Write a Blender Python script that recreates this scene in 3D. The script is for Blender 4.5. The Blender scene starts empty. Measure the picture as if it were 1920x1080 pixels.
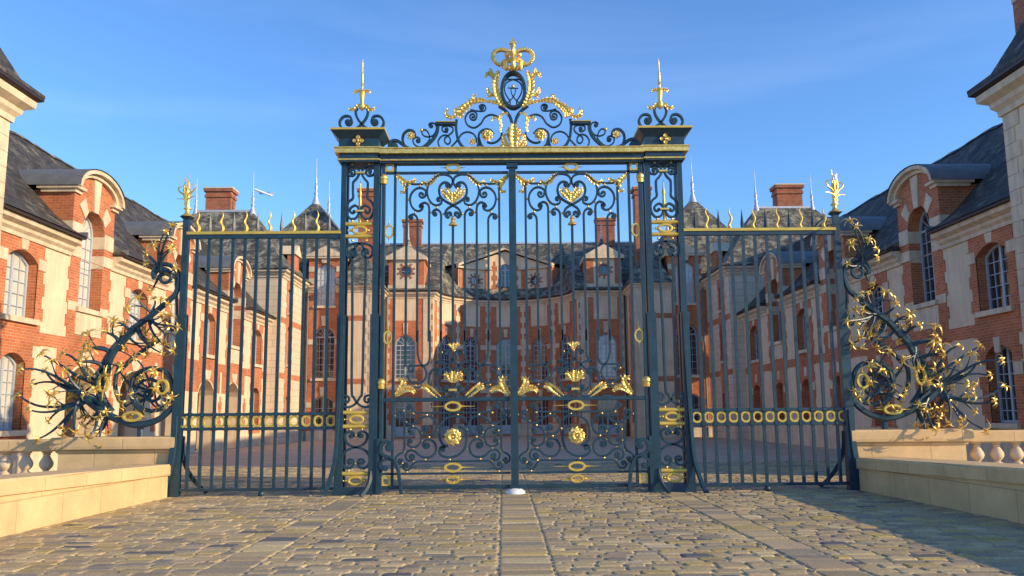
import bpy, math, random
from mathutils import Vector, Matrix
from mathutils.geometry import tessellate_polygon
PI = math.pi
sc = bpy.context.scene
COL = sc.collection
random.seed(7)

# ------------------------------------------------------------------ camera
CX, YAW, PIT, ROLL, F, H = -0.207, 0.01156, 0.14604, 0.00935, 1602.03, 1.4526
D = F / 100.0
cy_, sy_, cp_, sp_, cr_, sr_ = math.cos(YAW), math.sin(YAW), math.cos(PIT), math.sin(PIT), math.cos(ROLL), math.sin(ROLL)
cam = bpy.data.cameras.new("camera")
camo = bpy.data.objects.new("camera", cam)
COL.objects.link(camo)
sc.camera = camo
cam.sensor_width = 36
cam.lens = F / 1920 * 36
cam.clip_start = 0.1
cam.clip_end = 20000
fwd = Vector((sy_ * cp_, cy_ * cp_, sp_))
rt0 = Vector((cy_, -sy_, 0))
up0 = rt0.cross(fwd)
# image x axis = cr*right - sr*up ; image y axis = sr*right + cr*up
ix = cr_ * rt0 - sr_ * up0
iy = sr_ * rt0 + cr_ * up0
m = Matrix((ix, iy, -fwd)).transposed().to_4x4()
m.translation = (CX, -D, H)
camo.matrix_world = m

# ------------------------------------------------------------------ sky, sun, exposure
SUN_EL, SUN_AZ = math.radians(18.5), math.radians(111.5)     # azimuth clockwise from +Y
w = bpy.data.worlds.new("World")
sc.world = w
w.use_nodes = True
nt = w.node_tree
bg = nt.nodes["Background"]
sky = nt.nodes.new("ShaderNodeTexSky")
sky.sky_type = 'NISHITA'
sky.sun_disc = False
sky.sun_elevation = SUN_EL
sky.sun_rotation = SUN_AZ
sky.air_density = 1.0
sky.dust_density = 0.3
sky.ozone_density = 7.0
bg.inputs[1].default_value = 0.15
tcw = nt.nodes.new("ShaderNodeTexCoord")
mpw = nt.nodes.new("ShaderNodeMapping"); mpw.inputs['Scale'].default_value = (1.0, 1.6, 5.0); mpw.inputs['Rotation'].default_value = (0.2, 0.5, 0.3)
nzw = nt.nodes.new("ShaderNodeTexNoise"); nzw.inputs['Scale'].default_value = 1.6; nzw.inputs['Detail'].default_value = 7; nzw.inputs['Distortion'].default_value = 0.6
rmw = nt.nodes.new("ShaderNodeValToRGB"); rmw.color_ramp.elements[0].position = 0.50; rmw.color_ramp.elements[1].position = 0.82
rmw.color_ramp.elements[1].color = (0.09, 0.09, 0.09, 1)
mxw = nt.nodes.new("ShaderNodeMix"); mxw.data_type = 'RGBA'
mxw.inputs[7].default_value = (4.6, 5.6, 7.2, 1)
nt.links.new(tcw.outputs['Generated'], mpw.inputs[0]); nt.links.new(mpw.outputs[0], nzw.inputs[0])
nt.links.new(nzw.outputs[0], rmw.inputs[0]); nt.links.new(rmw.outputs[0], mxw.inputs[0])
nt.links.new(sky.outputs[0], mxw.inputs[6])
nt.links.new(mxw.outputs[2], bg.inputs[0])
sun = bpy.data.lights.new("sun", 'SUN')
sun.energy = 3.1
sun.angle = math.radians(0.5)
sun.color = (1.0, 0.76, 0.45)
so = bpy.data.objects.new("sun", sun)
COL.objects.link(so)
sd = Vector((math.sin(SUN_AZ) * math.cos(SUN_EL), math.cos(SUN_AZ) * math.cos(SUN_EL), math.sin(SUN_EL)))
so.rotation_euler = sd.to_track_quat('Z', 'Y').to_euler()
so.location = sd * 60
vs = sc.view_settings
vs.view_transform = 'Standard'; vs.look = 'None'; vs.gamma = 1.0; vs.use_curve_mapping = False
vs.exposure = 0.90

# ------------------------------------------------------------------ pixel -> world
def at(px, py, X=None, Y=None, Z=None):
    r = ((px - 960) / F) * ix + ((540 - py) / F) * iy + fwd
    if X is not None: t = (X - CX) / r.x
    elif Y is not None: t = (Y + D) / r.y
    else: t = (Z - H) / r.z
    return Vector((CX, -D, H)) + r * t
def G(px, py, Y=0.0):
    return at(px, py, Y=Y)

# ------------------------------------------------------------------ materials
def mat(name, base=(0.5, 0.5, 0.5), rough=0.6, metal=0.0, spec=0.5, var=0.0, vscale=6.0, bump=0.0, bscale=40.0, coat=0.0, col2=None, streak=0.0):
    m = bpy.data.materials.new(name); m.use_nodes = True
    nt = m.node_tree; b = nt.nodes["Principled BSDF"]
    b.inputs['Base Color'].default_value = (*base, 1); b.inputs['Roughness'].default_value = rough
    b.inputs['Metallic'].default_value = metal; b.inputs['Specular IOR Level'].default_value = spec
    b.inputs['Coat Weight'].default_value = coat
    tc = nt.nodes.new("ShaderNodeTexCoord")
    if var > 0 or col2:
        n = nt.nodes.new("ShaderNodeTexNoise"); n.inputs['Scale'].default_value = vscale; n.inputs['Detail'].default_value = 6; n.inputs['Roughness'].default_value = 0.65
        nt.links.new(tc.outputs['Object'], n.inputs[0])
        r = nt.nodes.new("ShaderNodeValToRGB")
        c2 = col2 or tuple(c * (1 - var) for c in base)
        r.color_ramp.elements[0].color = (*c2, 1); r.color_ramp.elements[0].position = 0.32
        r.color_ramp.elements[1].color = (*[min(1, c * (1 + var * .35)) for c in base], 1); r.color_ramp.elements[1].position = 0.68
        nt.links.new(n.outputs[0], r.inputs[0]); out = r.outputs[0]
        if streak:
            mp = nt.nodes.new("ShaderNodeMapping"); mp.inputs['Scale'].default_value = (5, 5, .5); nt.links.new(tc.outputs['Object'], mp.inputs[0])
            n4 = nt.nodes.new("ShaderNodeTexNoise"); n4.inputs['Scale'].default_value = 1.0; n4.inputs['Detail'].default_value = 7; nt.links.new(mp.outputs[0], n4.inputs[0])
            r4 = nt.nodes.new("ShaderNodeValToRGB"); r4.color_ramp.elements[0].position = .32; r4.color_ramp.elements[0].color = (1 - streak, 1 - streak, 1 - streak * .95, 1); r4.color_ramp.elements[1].position = .6
            nt.links.new(n4.outputs[0], r4.inputs[0]); m4 = nt.nodes.new("ShaderNodeMix"); m4.data_type = 'RGBA'; m4.blend_type = 'MULTIPLY'; m4.inputs[0].default_value = 1
            nt.links.new(out, m4.inputs[6]); nt.links.new(r4.outputs[0], m4.inputs[7]); out = m4.outputs[2]
        nt.links.new(out, b.inputs['Base Color'])
    if bump > 0:
        n2 = nt.nodes.new("ShaderNodeTexNoise"); n2.inputs['Scale'].default_value = bscale; n2.inputs['Detail'].default_value = 4
        nt.links.new(tc.outputs['Object'], n2.inputs[0])
        bp = nt.nodes.new("ShaderNodeBump"); bp.inputs['Strength'].default_value = bump; bp.inputs['Distance'].default_value = 0.02
        nt.links.new(n2.outputs[0], bp.inputs['Height']); nt.links.new(bp.outputs[0], b.inputs['Normal'])
    return m

def coursed(name, c1, c2, mortar, bw, bh, msize, rough=0.85, bump=0.5, noise=0.35, offset=0.5, nscale=1.3, stain=None, spec=0.3, tone=0.0):
    m = bpy.data.materials.new(name); m.use_nodes = True
    nt = m.node_tree; L = nt.links.new; N = nt.nodes.new
    b = nt.nodes["Principled BSDF"]; b.inputs['Roughness'].default_value = rough; b.inputs['Specular IOR Level'].default_value = spec
    tc = N("ShaderNodeTexCoord")
    br = N("ShaderNodeTexBrick"); br.inputs['Scale'].default_value = 1; br.offset = offset
    br.inputs['Color1'].default_value = (*c1, 1); br.inputs['Color2'].default_value = (*c2, 1); br.inputs['Mortar'].default_value = (*mortar, 1)
    br.inputs['Brick Width'].default_value = bw; br.inputs['Row Height'].default_value = bh
    br.inputs['Mortar Size'].default_value = msize; br.inputs['Mortar Smooth'].default_value = 0.3; br.inputs['Bias'].default_value = tone
    L(tc.outputs['UV'], br.inputs[0])
    n = N("ShaderNodeTexNoise"); n.inputs['Scale'].default_value = nscale; n.inputs['Detail'].default_value = 8; n.inputs['Roughness'].default_value = 0.7
    L(tc.outputs['Object'], n.inputs[0])
    r = N("ShaderNodeValToRGB"); r.color_ramp.elements[0].position = 0.3; r.color_ramp.elements[1].position = 0.7
    lo = 1 - noise
    r.color_ramp.elements[0].color = (lo, lo, lo, 1); r.color_ramp.elements[1].color = (1, 1, 1, 1)
    L(n.outputs[0], r.inputs[0])
    mx = N("ShaderNodeMix"); mx.data_type = 'RGBA'; mx.blend_type = 'MULTIPLY'; mx.inputs[0].default_value = 1
    L(br.outputs[0], mx.inputs[6]); L(r.outputs[0], mx.inputs[7])
    out = mx.outputs[2]
    if stain:
        n3 = N("ShaderNodeTexNoise"); n3.inputs['Scale'].default_value = stain[1]; n3.inputs['Detail'].default_value = 9; n3.inputs['Roughness'].default_value = 0.75
        L(tc.outputs['Object'], n3.inputs[0])
        r3 = N("ShaderNodeValToRGB"); r3.color_ramp.elements[0].position = stain[2]; r3.color_ramp.elements[1].position = stain[2] + 0.12
        r3.color_ramp.elements[1].color = (stain[3], stain[3], stain[3], 1)
        L(n3.outputs[0], r3.inputs[0])
        m3 = N("ShaderNodeMix"); m3.data_type = 'RGBA'; m3.inputs[7].default_value = (*stain[0], 1)
        L(r3.outputs[0], m3.inputs[0]); L(out, m3.inputs[6]); out = m3.outputs[2]
    L(out, b.inputs['Base Color'])
    bp = N("ShaderNodeBump"); bp.inputs['Strength'].default_value = bump; bp.inputs['Distance'].default_value = 0.012; bp.invert = True
    L(br.outputs[1], bp.inputs['Height']); L(bp.outputs[0], b.inputs['Normal'])
    return m

M = {}
M['brick'] = coursed("orange brick", (0.55, 0.145, 0.058), (0.68, 0.225, 0.088), (0.62, 0.38, 0.23), 0.23, 0.078, 0.008, noise=0.42, nscale=0.9)
M['chim'] = coursed("chimney brick", (0.42, 0.11, 0.055), (0.50, 0.18, 0.09), (0.40, 0.26, 0.17), 0.26, 0.10, 0.012, noise=0.45)
M['stucco'] = mat("cream render", (0.78, 0.61, 0.41), 0.9, var=0.16, vscale=1.1, bump=0.25, bscale=30, spec=0.2, streak=0.14)
M['stone'] = mat("pale limestone", (0.75, 0.60, 0.41), 0.85, var=0.2, vscale=2.2, bump=0.25, bscale=45, spec=0.25, streak=0.2)
M['ashlar'] = coursed("coursed limestone", (0.68, 0.55, 0.40), (0.74, 0.60, 0.44), (0.36, 0.27, 0.18), 0.85, 0.36, 0.010, noise=0.15)
M['ochre'] = coursed("ochre limestone blocks", (0.72, 0.50, 0.255), (0.76, 0.54, 0.28), (0.50, 0.34, 0.17), 1.1, 0.42, 0.009, noise=0.30, nscale=1.6, bump=0.4, stain=((0.42, 0.33, 0.2), 2.3, 0.6, 0.35))
M['slate'] = coursed("blue grey slate", (0.048, 0.046, 0.043), (0.115, 0.105, 0.092), (0.03, 0.03, 0.03), 0.24, 0.13, 0.008, rough=0.7, noise=0.55, stain=((0.27, 0.25, 0.19), 1.7, 0.54, 0.65), spec=0.22, nscale=0.9)
M['slate2'] = coursed("weathered slate", (0.10, 0.10, 0.095), (0.22, 0.21, 0.18), (0.05, 0.05, 0.048), 0.30, 0.17, 0.010, rough=0.75, noise=0.65, stain=((0.38, 0.36, 0.25), 2.2, 0.5, 0.8), spec=0.2, nscale=2.2)
M['zinc'] = mat("grey zinc sheet", (0.17, 0.18, 0.185), 0.6, metal=0.15, var=0.25, vscale=3)
M['lead'] = mat("pale lead", (0.52, 0.56, 0.62), 0.5, metal=0.3, var=0.2, vscale=5)
M['gutter'] = mat("dark gutter", (0.035, 0.02, 0.018), 0.5)
M['frame'] = mat("grey window paint", (0.42, 0.47, 0.52), 0.5, var=0.1)
M['glass'] = mat("dark glass", (0.015, 0.02, 0.025), 0.06, spec=0.9, coat=0.5)
M['curtain'] = mat("curtained glass", (0.62, 0.60, 0.54), 0.12, spec=0.8, var=0.15, vscale=2.0)
M['redreflection'] = mat("dark glass with painted red reflection", (0.07, 0.018, 0.014), 0.08, spec=0.9)  # red reflections in the panes, put into the base colour
M['navy'] = mat("navy iron paint", (0.014, 0.050, 0.078), 0.42, spec=0.45, var=0.35, vscale=7, coat=0.1, bump=0.15, bscale=50)
def goldmat():
    m = mat("gilding", (0.92, 0.68, 0.22), 0.37, metal=0.7, var=0.30, vscale=14, bump=0.25, bscale=45, col2=(0.68, 0.43, 0.09))
    return m
M['gold'] = goldmat()
M['goldpaint'] = mat("gold paint", (0.70, 0.50, 0.10), 0.4, metal=0.35, var=0.2, vscale=6)
M['black'] = mat("dark opening", (0.015, 0.012, 0.012), 0.9)
M['white'] = mat("white paint", (0.78, 0.78, 0.76), 0.5, var=0.1)
M['aero'] = mat("white aircraft paint", (0.85, 0.86, 0.88), 0.35)
M['aeroblue'] = mat("blue grey wing paint", (0.10, 0.17, 0.30), 0.4)

# ------------------------------------------------------------------ mesh builder
class MB:
    def __init__(s): s.v = []; s.f = []
    def add(s, vs, fs):
        o = len(s.v); s.v += [tuple(v) for v in vs]; s.f += [tuple(i + o for i in f) for f in fs]; return s
    def box(s, x0, x1, y0, y1, z0, z1, bev=0.0):
        if x0 > x1: x0, x1 = x1, x0
        if y0 > y1: y0, y1 = y1, y0
        if z0 > z1: z0, z1 = z1, z0
        if bev <= 0:
            return s.add([(x0, y0, z0), (x1, y0, z0), (x1, y1, z0), (x0, y1, z0), (x0, y0, z1), (x1, y0, z1), (x1, y1, z1), (x0, y1, z1)],
                         [(3, 2, 1, 0), (4, 5, 6, 7), (0, 1, 5, 4), (1, 2, 6, 5), (2, 3, 7, 6), (3, 0, 4, 7)])
        b = bev
        rings = []
        for z, i in ((z0, b), (z0 + b, 0), (z1 - b, 0), (z1, b)):
            rings.append([(x0 + i, y0 + i, z), (x1 - i, y0 + i, z), (x1 - i, y1 - i, z), (x0 + i, y1 - i, z)])
        vs = [p for r in rings for p in r]; fs = [(3, 2, 1, 0), (12, 13, 14, 15)]
        for k in range(3):
            for j in range(4):
                a = k * 4 + j; c = k * 4 + (j + 1) % 4
                fs.append((a, c, c + 4, a + 4))
        return s.add(vs, fs)
    def hexa(s, p):   # 8 points bottom ring then top ring
        return s.add(p, [(3, 2, 1, 0), (4, 5, 6, 7), (0, 1, 5, 4), (1, 2, 6, 5), (2, 3, 7, 6), (3, 0, 4, 7)])
    def lathe(s, c, prof, n=12, axis='z', sx=1.0, sy=1.0, caps=True):
        c = Vector(c); vs = []; fs = []
        for r, h in prof:
            for k in range(n):
                a = 2 * PI * k / n
                if axis == 'z': p = (r * math.cos(a) * sx, r * math.sin(a) * sy, h)
                elif axis == 'y': p = (r * math.cos(a) * sx, h, -r * math.sin(a) * sy)
                else: p = (h, r * math.cos(a) * sx, r * math.sin(a) * sy)
                vs.append(c + Vector(p))
        for i in range(len(prof) - 1):
            for k in range(n):
                a = i * n + k; b = i * n + (k + 1) % n
                fs.append((a, b, b + n, a + n))
        if not caps: return s.add(vs, fs)
        fs.append(tuple(range(n - 1, -1, -1))); o = (len(prof) - 1) * n
        fs.append(tuple(range(o, o + n)))
        return s.add(vs, fs)
    def ball(s, c, r, n=10, m_=6, sy=1.0):
        return s.lathe(c, [(max(1e-4, r * math.sin(PI * i / m_)), -r * math.cos(PI * i / m_)) for i in range(m_ + 1)], n)
    def tube(s, pts, rad, n=6, flat=1.0, fy=1.0):
        pts = [Vector(p) for p in pts]; N = len(pts)
        if N < 2: return s
        rads = rad if isinstance(rad, (list, tuple)) else [rad] * N
        vs = []; fs = []
        t0 = (pts[1] - pts[0]).normalized()
        ref = Vector((0, 1, 0)) if abs(t0.y) < 0.9 else Vector((1, 0, 0))
        nrm = (ref - t0 * ref.dot(t0)).normalized()
        for i in range(N):
            t = (pts[min(i + 1, N - 1)] - pts[max(i - 1, 0)])
            t = t.normalized() if t.length > 1e-9 else t0
            nrm = (nrm - t * nrm.dot(t)); nrm = nrm.normalized() if nrm.length > 1e-6 else ref
            bn = t.cross(nrm)
            for k in range(n):
                a = 2 * PI * k / n
                vs.append(pts[i] + (nrm * math.cos(a) * fy + bn * math.sin(a) * flat) * rads[i])
        for i in range(N - 1):
            for k in range(n):
                a = i * n + k; b = i * n + (k + 1) % n
                fs.append((a, b, b + n, a + n))
        fs.append(tuple(range(n - 1, -1, -1))); o = (N - 1) * n
        fs.append(tuple(range(o, o + n)))
        return s.add(vs, fs)
    def ribbon(s, pts, w, d, closed=False, y0=None, wide=None):
        # rectangular bar swept in the XZ plane: w in plane, d along Y
        N = len(pts); vs = []; fs = []
        ws = wide or [w] * N
        for i in range(N):
            a = pts[(i - 1) % N] if (closed or i > 0) else pts[i]
            b = pts[(i + 1) % N] if (closed or i < N - 1) else pts[i]
            t = Vector((b[0] - a[0], 0, b[2] - a[2])); t = t.normalized() if t.length > 1e-9 else Vector((1, 0, 0))
            nn = Vector((-t.z, 0, t.x)) * ws[i] / 2
            p = Vector(pts[i]); h = Vector((0, d / 2, 0)); e = 0.78
            vs += [p + nn * e - h, p + nn - h * .7, p + nn + h, p - nn + h, p - nn - h * .7, p - nn * e - h]
        q = 6
        for i in range(N if closed else N - 1):
            j = (i + 1) % N
            for k in range(q):
                a = i * q + k; b = i * q + (k + 1) % q; c = j * q + (k + 1) % q; e_ = j * q + k
                fs.append((a, e_, c, b))
        if not closed:
            fs.append(tuple(range(q))); o = (N - 1) * q
            fs.append(tuple(range(o + q - 1, o - 1, -1)))
        return s.add(vs, fs)
    def build(s, name, m, parent=None, smooth=None, loc=None, uv=True):
        org = Vector(loc) if loc is not None else (root_loc(parent) if parent is not None else Vector((0, 0, 0)))
        me = bpy.data.meshes.new(name)
        me.from_pydata([(v[0] - org.x, v[1] - org.y, v[2] - org.z) for v in s.v], [], s.f)
        me.materials.append(M[m] if isinstance(m, str) else m)
        if smooth:
            me.polygons.foreach_set('use_smooth', [True] * len(me.polygons))
            me.set_sharp_from_angle(angle=math.radians(smooth))
        me.update()
        if uv and len(me.polygons): boxuv(me, org)
        o = bpy.data.objects.new(name, me); COL.objects.link(o)
        if parent is not None: o.parent = parent
        elif loc is not None: o.location = org
        return o

class Auto(MB):
    """collects nothing: every plate or block added becomes a part of its own"""
    def __init__(s, name, m, parent, smooth=None): super().__init__(); s.a = (name, m, parent, smooth)
    def flush(s):
        if s.f: MB.build(s, s.a[0], s.a[1], s.a[2], s.a[3])
        s.v = []; s.f = []
    def build(s, *k, **q): s.flush()
def flush(mb):
    if isinstance(mb, Auto): mb.flush()
def root_loc(o):
    while o.parent is not None: o = o.parent
    return Vector(o.location)

def boxuv(me, org):
    uvl = me.uv_layers.new(name="UVMap")
    data = [0.0] * (2 * len(me.loops)); vsx = me.vertices
    for p in me.polygons:
        n = p.normal
        if abs(n.z) > 0.92: t = Vector((1, 0, 0)); b = Vector((0, 1, 0))
        else:
            t = Vector((-n.y, n.x, 0)).normalized(); b = n.cross(t)
        for li in p.loop_indices:
            c = vsx[me.loops[li].vertex_index].co + org
            data[2 * li] = c.dot(t); data[2 * li + 1] = c.dot(b)
    uvl.data.foreach_set('uv', data)

def thing(name, label, cat, loc=(0, 0, 0), group=None):
    o = bpy.data.objects.new(name, None); COL.objects.link(o); o.location = loc
    o.empty_display_size = 0.2
    return tag(o, label, cat, group)
def tag(o, label=None, cat=None, group=None, kind=None):
    if label: o['label'] = label
    if cat: o['category'] = cat
    if group: o['group'] = group
    if kind: o['kind'] = kind
    return o
_mir = {}
def mirror_tree(o, parent=None, label=None):
    c = o.copy(); c.parent = parent
    if o.type == 'MESH':
        if o.data.name not in _mir:
            me = o.data.copy()
            off = 0.0
            if parent is None: off = 0.0
            me.transform(Matrix.Scale(-1, 4, (1, 0, 0))); me.flip_normals()
            _mir[o.data.name] = me
        c.data = _mir[o.data.name]
    c.location = (-o.location.x, o.location.y, o.location.z)
    COL.objects.link(c)
    if label: c['label'] = label
    for ch in list(o.children): mirror_tree(ch, c)
    return c

# ------------------------------------------------------------------ facade tools
class FR:
    """facade frame: u along the wall, z up, d out of the wall"""
    def __init__(s, o, u, n): s.o = o; s.u = u; s.n = n; s.step = None
    def P(s, u, z, d=0.0):
        return (s.o[0] + s.u[0] * u + s.n[0] * d, s.o[1] + s.u[1] * u + s.n[1] * d, z)
class ARC(FR):
    def __init__(s, cx, cy, R): s.cx = cx; s.cy = cy; s.R = R; s.step = 0.3
    def P(s, u, z, d=0.0):
        t = u / s.R; r = s.R - d
        return (s.cx + r * math.sin(t), s.cy + r * math.cos(t), z)
def dens(pl, step):
    if not step: return list(pl)
    out = []
    for i, a in enumerate(pl):
        b = pl[(i + 1) % len(pl)]; k = max(1, int(math.ceil(abs(b[0] - a[0]) / step)))
        for j in range(k): out.append((a[0] + (b[0] - a[0]) * j / k, a[1] + (b[1] - a[1]) * j / k))
    return out
def plate(mb, fr, outer, holes=(), d=0.02, thick=0.02, edge_holes=True):
    """flat sheet of a facade with openings, its front at d and its edges going back by thick"""
    outer = dens(outer, fr.step); holes = [dens(h, fr.step) for h in holes]
    def area(p): return sum(p[i][0] * p[(i + 1) % len(p)][1] - p[(i + 1) % len(p)][0] * p[i][1] for i in range(len(p)))
    if area(outer) < 0: outer.reverse()
    for h in holes:
        if area(h) > 0: h.reverse()
    rings = [outer] + holes
    if fr.step:
        import bmesh
        bm = bmesh.new(); flat = [p for r in rings for p in r]
        tris = tessellate_polygon([[Vector((p[0], p[1], 0)) for p in r] for r in rings])
        bv = [bm.verts.new((p[0], p[1], 0)) for p in flat]
        for t in tris:
            try: bm.faces.new([bv[i] for i in t])
            except Exception: pass
        us = [p[0] for p in flat]; k = math.ceil(min(us) / fr.step)
        while k * fr.step < max(us):
            g = list(bm.verts) + list(bm.edges) + list(bm.faces)
            bmesh.ops.bisect_plane(bm, geom=g, plane_co=(k * fr.step, 0, 0), plane_no=(1, 0, 0)); k += 1
        bm.verts.index_update()
        vs = [fr.P(v.co.x, v.co.y, d) for v in bm.verts]; fs = []
        for f in bm.faces:
            f.normal_update(); idx = [v.index for v in f.verts]
            fs.append(idx if f.normal.z > 0 else idx[::-1])
        mb.add(vs, fs); bm.free()
    else:
        flat = [p for r in rings for p in r]
        tris = tessellate_polygon([[Vector((p[0], p[1], 0)) for p in r] for r in rings])
        fs = []
        for t in tris:
            a, b, c = (flat[i] for i in t)
            cr = (b[0] - a[0]) * (c[1] - a[1]) - (b[1] - a[1]) * (c[0] - a[0])
            if abs(cr) < 1e-9: continue
            fs.append(t if cr > 0 else (t[0], t[2], t[1]))
        mb.add([fr.P(p[0], p[1], d) for p in flat], fs)
    if thick:
        for r in (rings if edge_holes else [outer]):
            n = len(r); vs = [fr.P(p[0], p[1], d) for p in r] + [fr.P(p[0], p[1], d - thick) for p in r]
            mb.add(vs, [(i, i + n, (i + 1) % n + n, (i + 1) % n) for i in range(n)])
    flush(mb)
def fbox(mb, fr, u0, u1, z0, z1, d0, d1):
    k = max(1, int(math.ceil((u1 - u0) / fr.step))) if fr.step else 1
    for i in range(k):
        a = u0 + (u1 - u0) * i / k; b = u0 + (u1 - u0) * (i + 1) / k
        mb.hexa([fr.P(a, z0, d1), fr.P(b, z0, d1), fr.P(b, z0, d0), fr.P(a, z0, d0), fr.P(a, z1, d1), fr.P(b, z1, d1), fr.P(b, z1, d0), fr.P(a, z1, d0)])
    flush(mb)
def opening(uc, w_, z0, zs, rise=0.0, n=10):
    a = w_ / 2; p = [(uc - a, z0), (uc + a, z0), (uc + a, zs)]
    if rise > 0:
        R = (a * a + rise * rise) / (2 * rise); zc = zs + rise - R; t0 = math.asin(min(1, a / R))
        if rise > a - 1e-6: t0 = PI / 2
        for i in range(1, n): t = t0 - 2 * t0 * i / n; p.append((uc + R * math.sin(t), zc + R * math.cos(t)))
    p.append((uc - a, zs)); return p
def rect(u0, u1, z0, z1): return [(u0, z0), (u1, z0), (u1, z1), (u0, z1)]
def tooth(u0, u1, z0, z1, l=True, r=True, st=0.34, amp=0.10):
    n = max(1, int(round((z1 - z0) / st))); h = (z1 - z0) / n; R = []; Lf = []
    for i in range(n):
        o = amp if i % 2 else 0
        a, b = z0 + i * h, z0 + (i + 1) * h
        R += [(u1 - (o if r else 0), a), (u1 - (o if r else 0), b)]
        Lf += [(u0 + (o if l else 0), a), (u0 + (o if l else 0), b)]
    def cl(p):
        q = []
        for x in p:
            if not q or abs(q[-1][0] - x[0]) + abs(q[-1][1] - x[1]) > 1e-6: q.append(x)
        return q
    return cl(R + Lf[::-1])
def reveal(mb, fr, op, d0, depth):
    p = dens(op, fr.step); n = len(p)
    vs = [fr.P(x[0], x[1], d0) for x in p] + [fr.P(x[0], x[1], d0 - depth) for x in p]
    mb.add(vs, [(i, (i + 1) % n, (i + 1) % n + n, i + n) for i in range(n)]); flush(mb)
def window(parent, fr, uc, w_, z0, zs, rise, depth=0.25, cols=4, rows=6, pane='glass', sill=True, transom=False, name='window', solid=0.0, frame='frame', bar=0.022):
    """a window with frame, glazing bars, pane and sill, set back by depth"""
    op = opening(uc, w_, z0, zs, rise); f = MB(); d = -depth; fw = 0.07
    def inner(o, k):
        cu = uc; cz = (z0 + zs) / 2 + rise / 2
        return [(cu + (p[0] - cu) * (1 - 2 * k / w_), cz + (p[1] - cz) * (1 - 2 * k / (zs - z0 + rise))) for p in o]
    inn = inner(op, fw)
    plate(f, fr, op, [inn], d + 0.05, 0.05)
    def top(u):
        if rise <= 0: return zs
        a = w_ / 2; R = (a * a + rise * rise) / (2 * rise); zc = zs + rise - R
        return zc + math.sqrt(max(0, R * R - (u - uc) ** 2))
    fbox(f, fr, uc - 0.045, uc + 0.045, z0 + fw, top(uc) - fw, d + 0.002, d + 0.045) if cols > 2 else None
    round_ = rise > w_ * 0.4
    for i in range(1, cols):
        u = uc - w_ / 2 + w_ * i / cols
        if cols % 2 == 0 and i == cols // 2 and cols > 2: continue
        fbox(f, fr, u - bar / 2, u + bar / 2, z0 + fw, (zs if round_ else top(u) - fw), d + 0.004, d + 0.032)
    for j in range(1, rows + (1 if round_ else 0)):
        z = z0 + (zs - z0 + (0 if round_ else rise * .5)) * j / rows; hh = bar / 2 if j < rows else 0.035
        fbox(f, fr, uc - w_ / 2 + fw * .9, uc + w_ / 2 - fw * .9, z - hh, z + hh, d + 0.006, d + 0.034)
    if round_:
        for a in (35, 65, 90, 115, 145):
            t = math.radians(a); r = w_ / 2 * (rise / (w_ / 2))
            du, dz = math.cos(t), math.sin(t); b = bar / 2
            p0 = (uc + du * 0.1, zs + dz * 0.1); p1 = (uc + du * (w_ / 2 - fw * .8), zs + dz * (rise - fw * .8))
            plate(f, fr, [(p0[0] + dz * b, p0[1] - du * b), (p1[0] + dz * b, p1[1] - du * b), (p1[0] - dz * b, p1[1] + du * b), (p0[0] - dz * b, p0[1] + du * b)], (), d + 0.033, 0.03)
    if solid > 0: fbox(f, fr, uc - w_ / 2 + fw * .5, uc + w_ / 2 - fw * .5, z0 + 0.02, z0 + solid, d + 0.008, d + 0.04)
    fo = f.build(name, frame, parent)
    g = MB(); plate(g, fr, op, (), d, 0); g.build('pane', pane, fo)
    if sill:
        s_ = MB(); fbox(s_, fr, uc - w_ / 2 - 0.12, uc + w_ / 2 + 0.12, z0 - 0.14, z0, -depth, 0.12); s_.build('sill', 'stone', fo)
    return op
def sweep(mb, pts, prof, closed=False):
    """moulding swept along a plan polyline; its outside is on the right when walking along pts"""
    N = len(pts); vs = []; K = len(prof)
    for i in range(N):
        a = Vector(pts[i - 1]) if (i > 0 or closed) else None; b = Vector(pts[i]); c = Vector(pts[(i + 1) % N]) if (i < N - 1 or closed) else None
        d1 = (b - a).normalized() if a is not None else (c - b).normalized(); d2 = (c - b).normalized() if c is not None else d1
        n1 = Vector((d1.y, -d1.x)); n2 = Vector((d2.y, -d2.x)); mm = (n1 + n2).normalized(); k = 1 / max(0.3, mm.dot(n1))
        for d, z in prof: vs.append((b.x + mm.x * d * k, b.y + mm.y * d * k, z))
    fs = []
    for i in range(N if closed else N - 1):
        j = (i + 1) % N
        for k in range(K - 1): fs.append((i * K + k, j * K + k, j * K + k + 1, i * K + k + 1))
    if not closed:
        fs.append(tuple(range(K - 1, -1, -1))); fs.append(tuple((N - 1) * K + k for k in range(K)))
    mb.add(vs, fs); flush(mb); return mb
def cornice_prof(z0, z1, out): 
    h = z1 - z0
    return [(0, z0), (out * .18, z0), (out * .22, z0 + h * .22), (out * .45, z0 + h * .38), (out * .5, z0 + h * .55), (out * .95, z0 + h * .72), (out, z0 + h * .98), (0, z1)]
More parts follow.
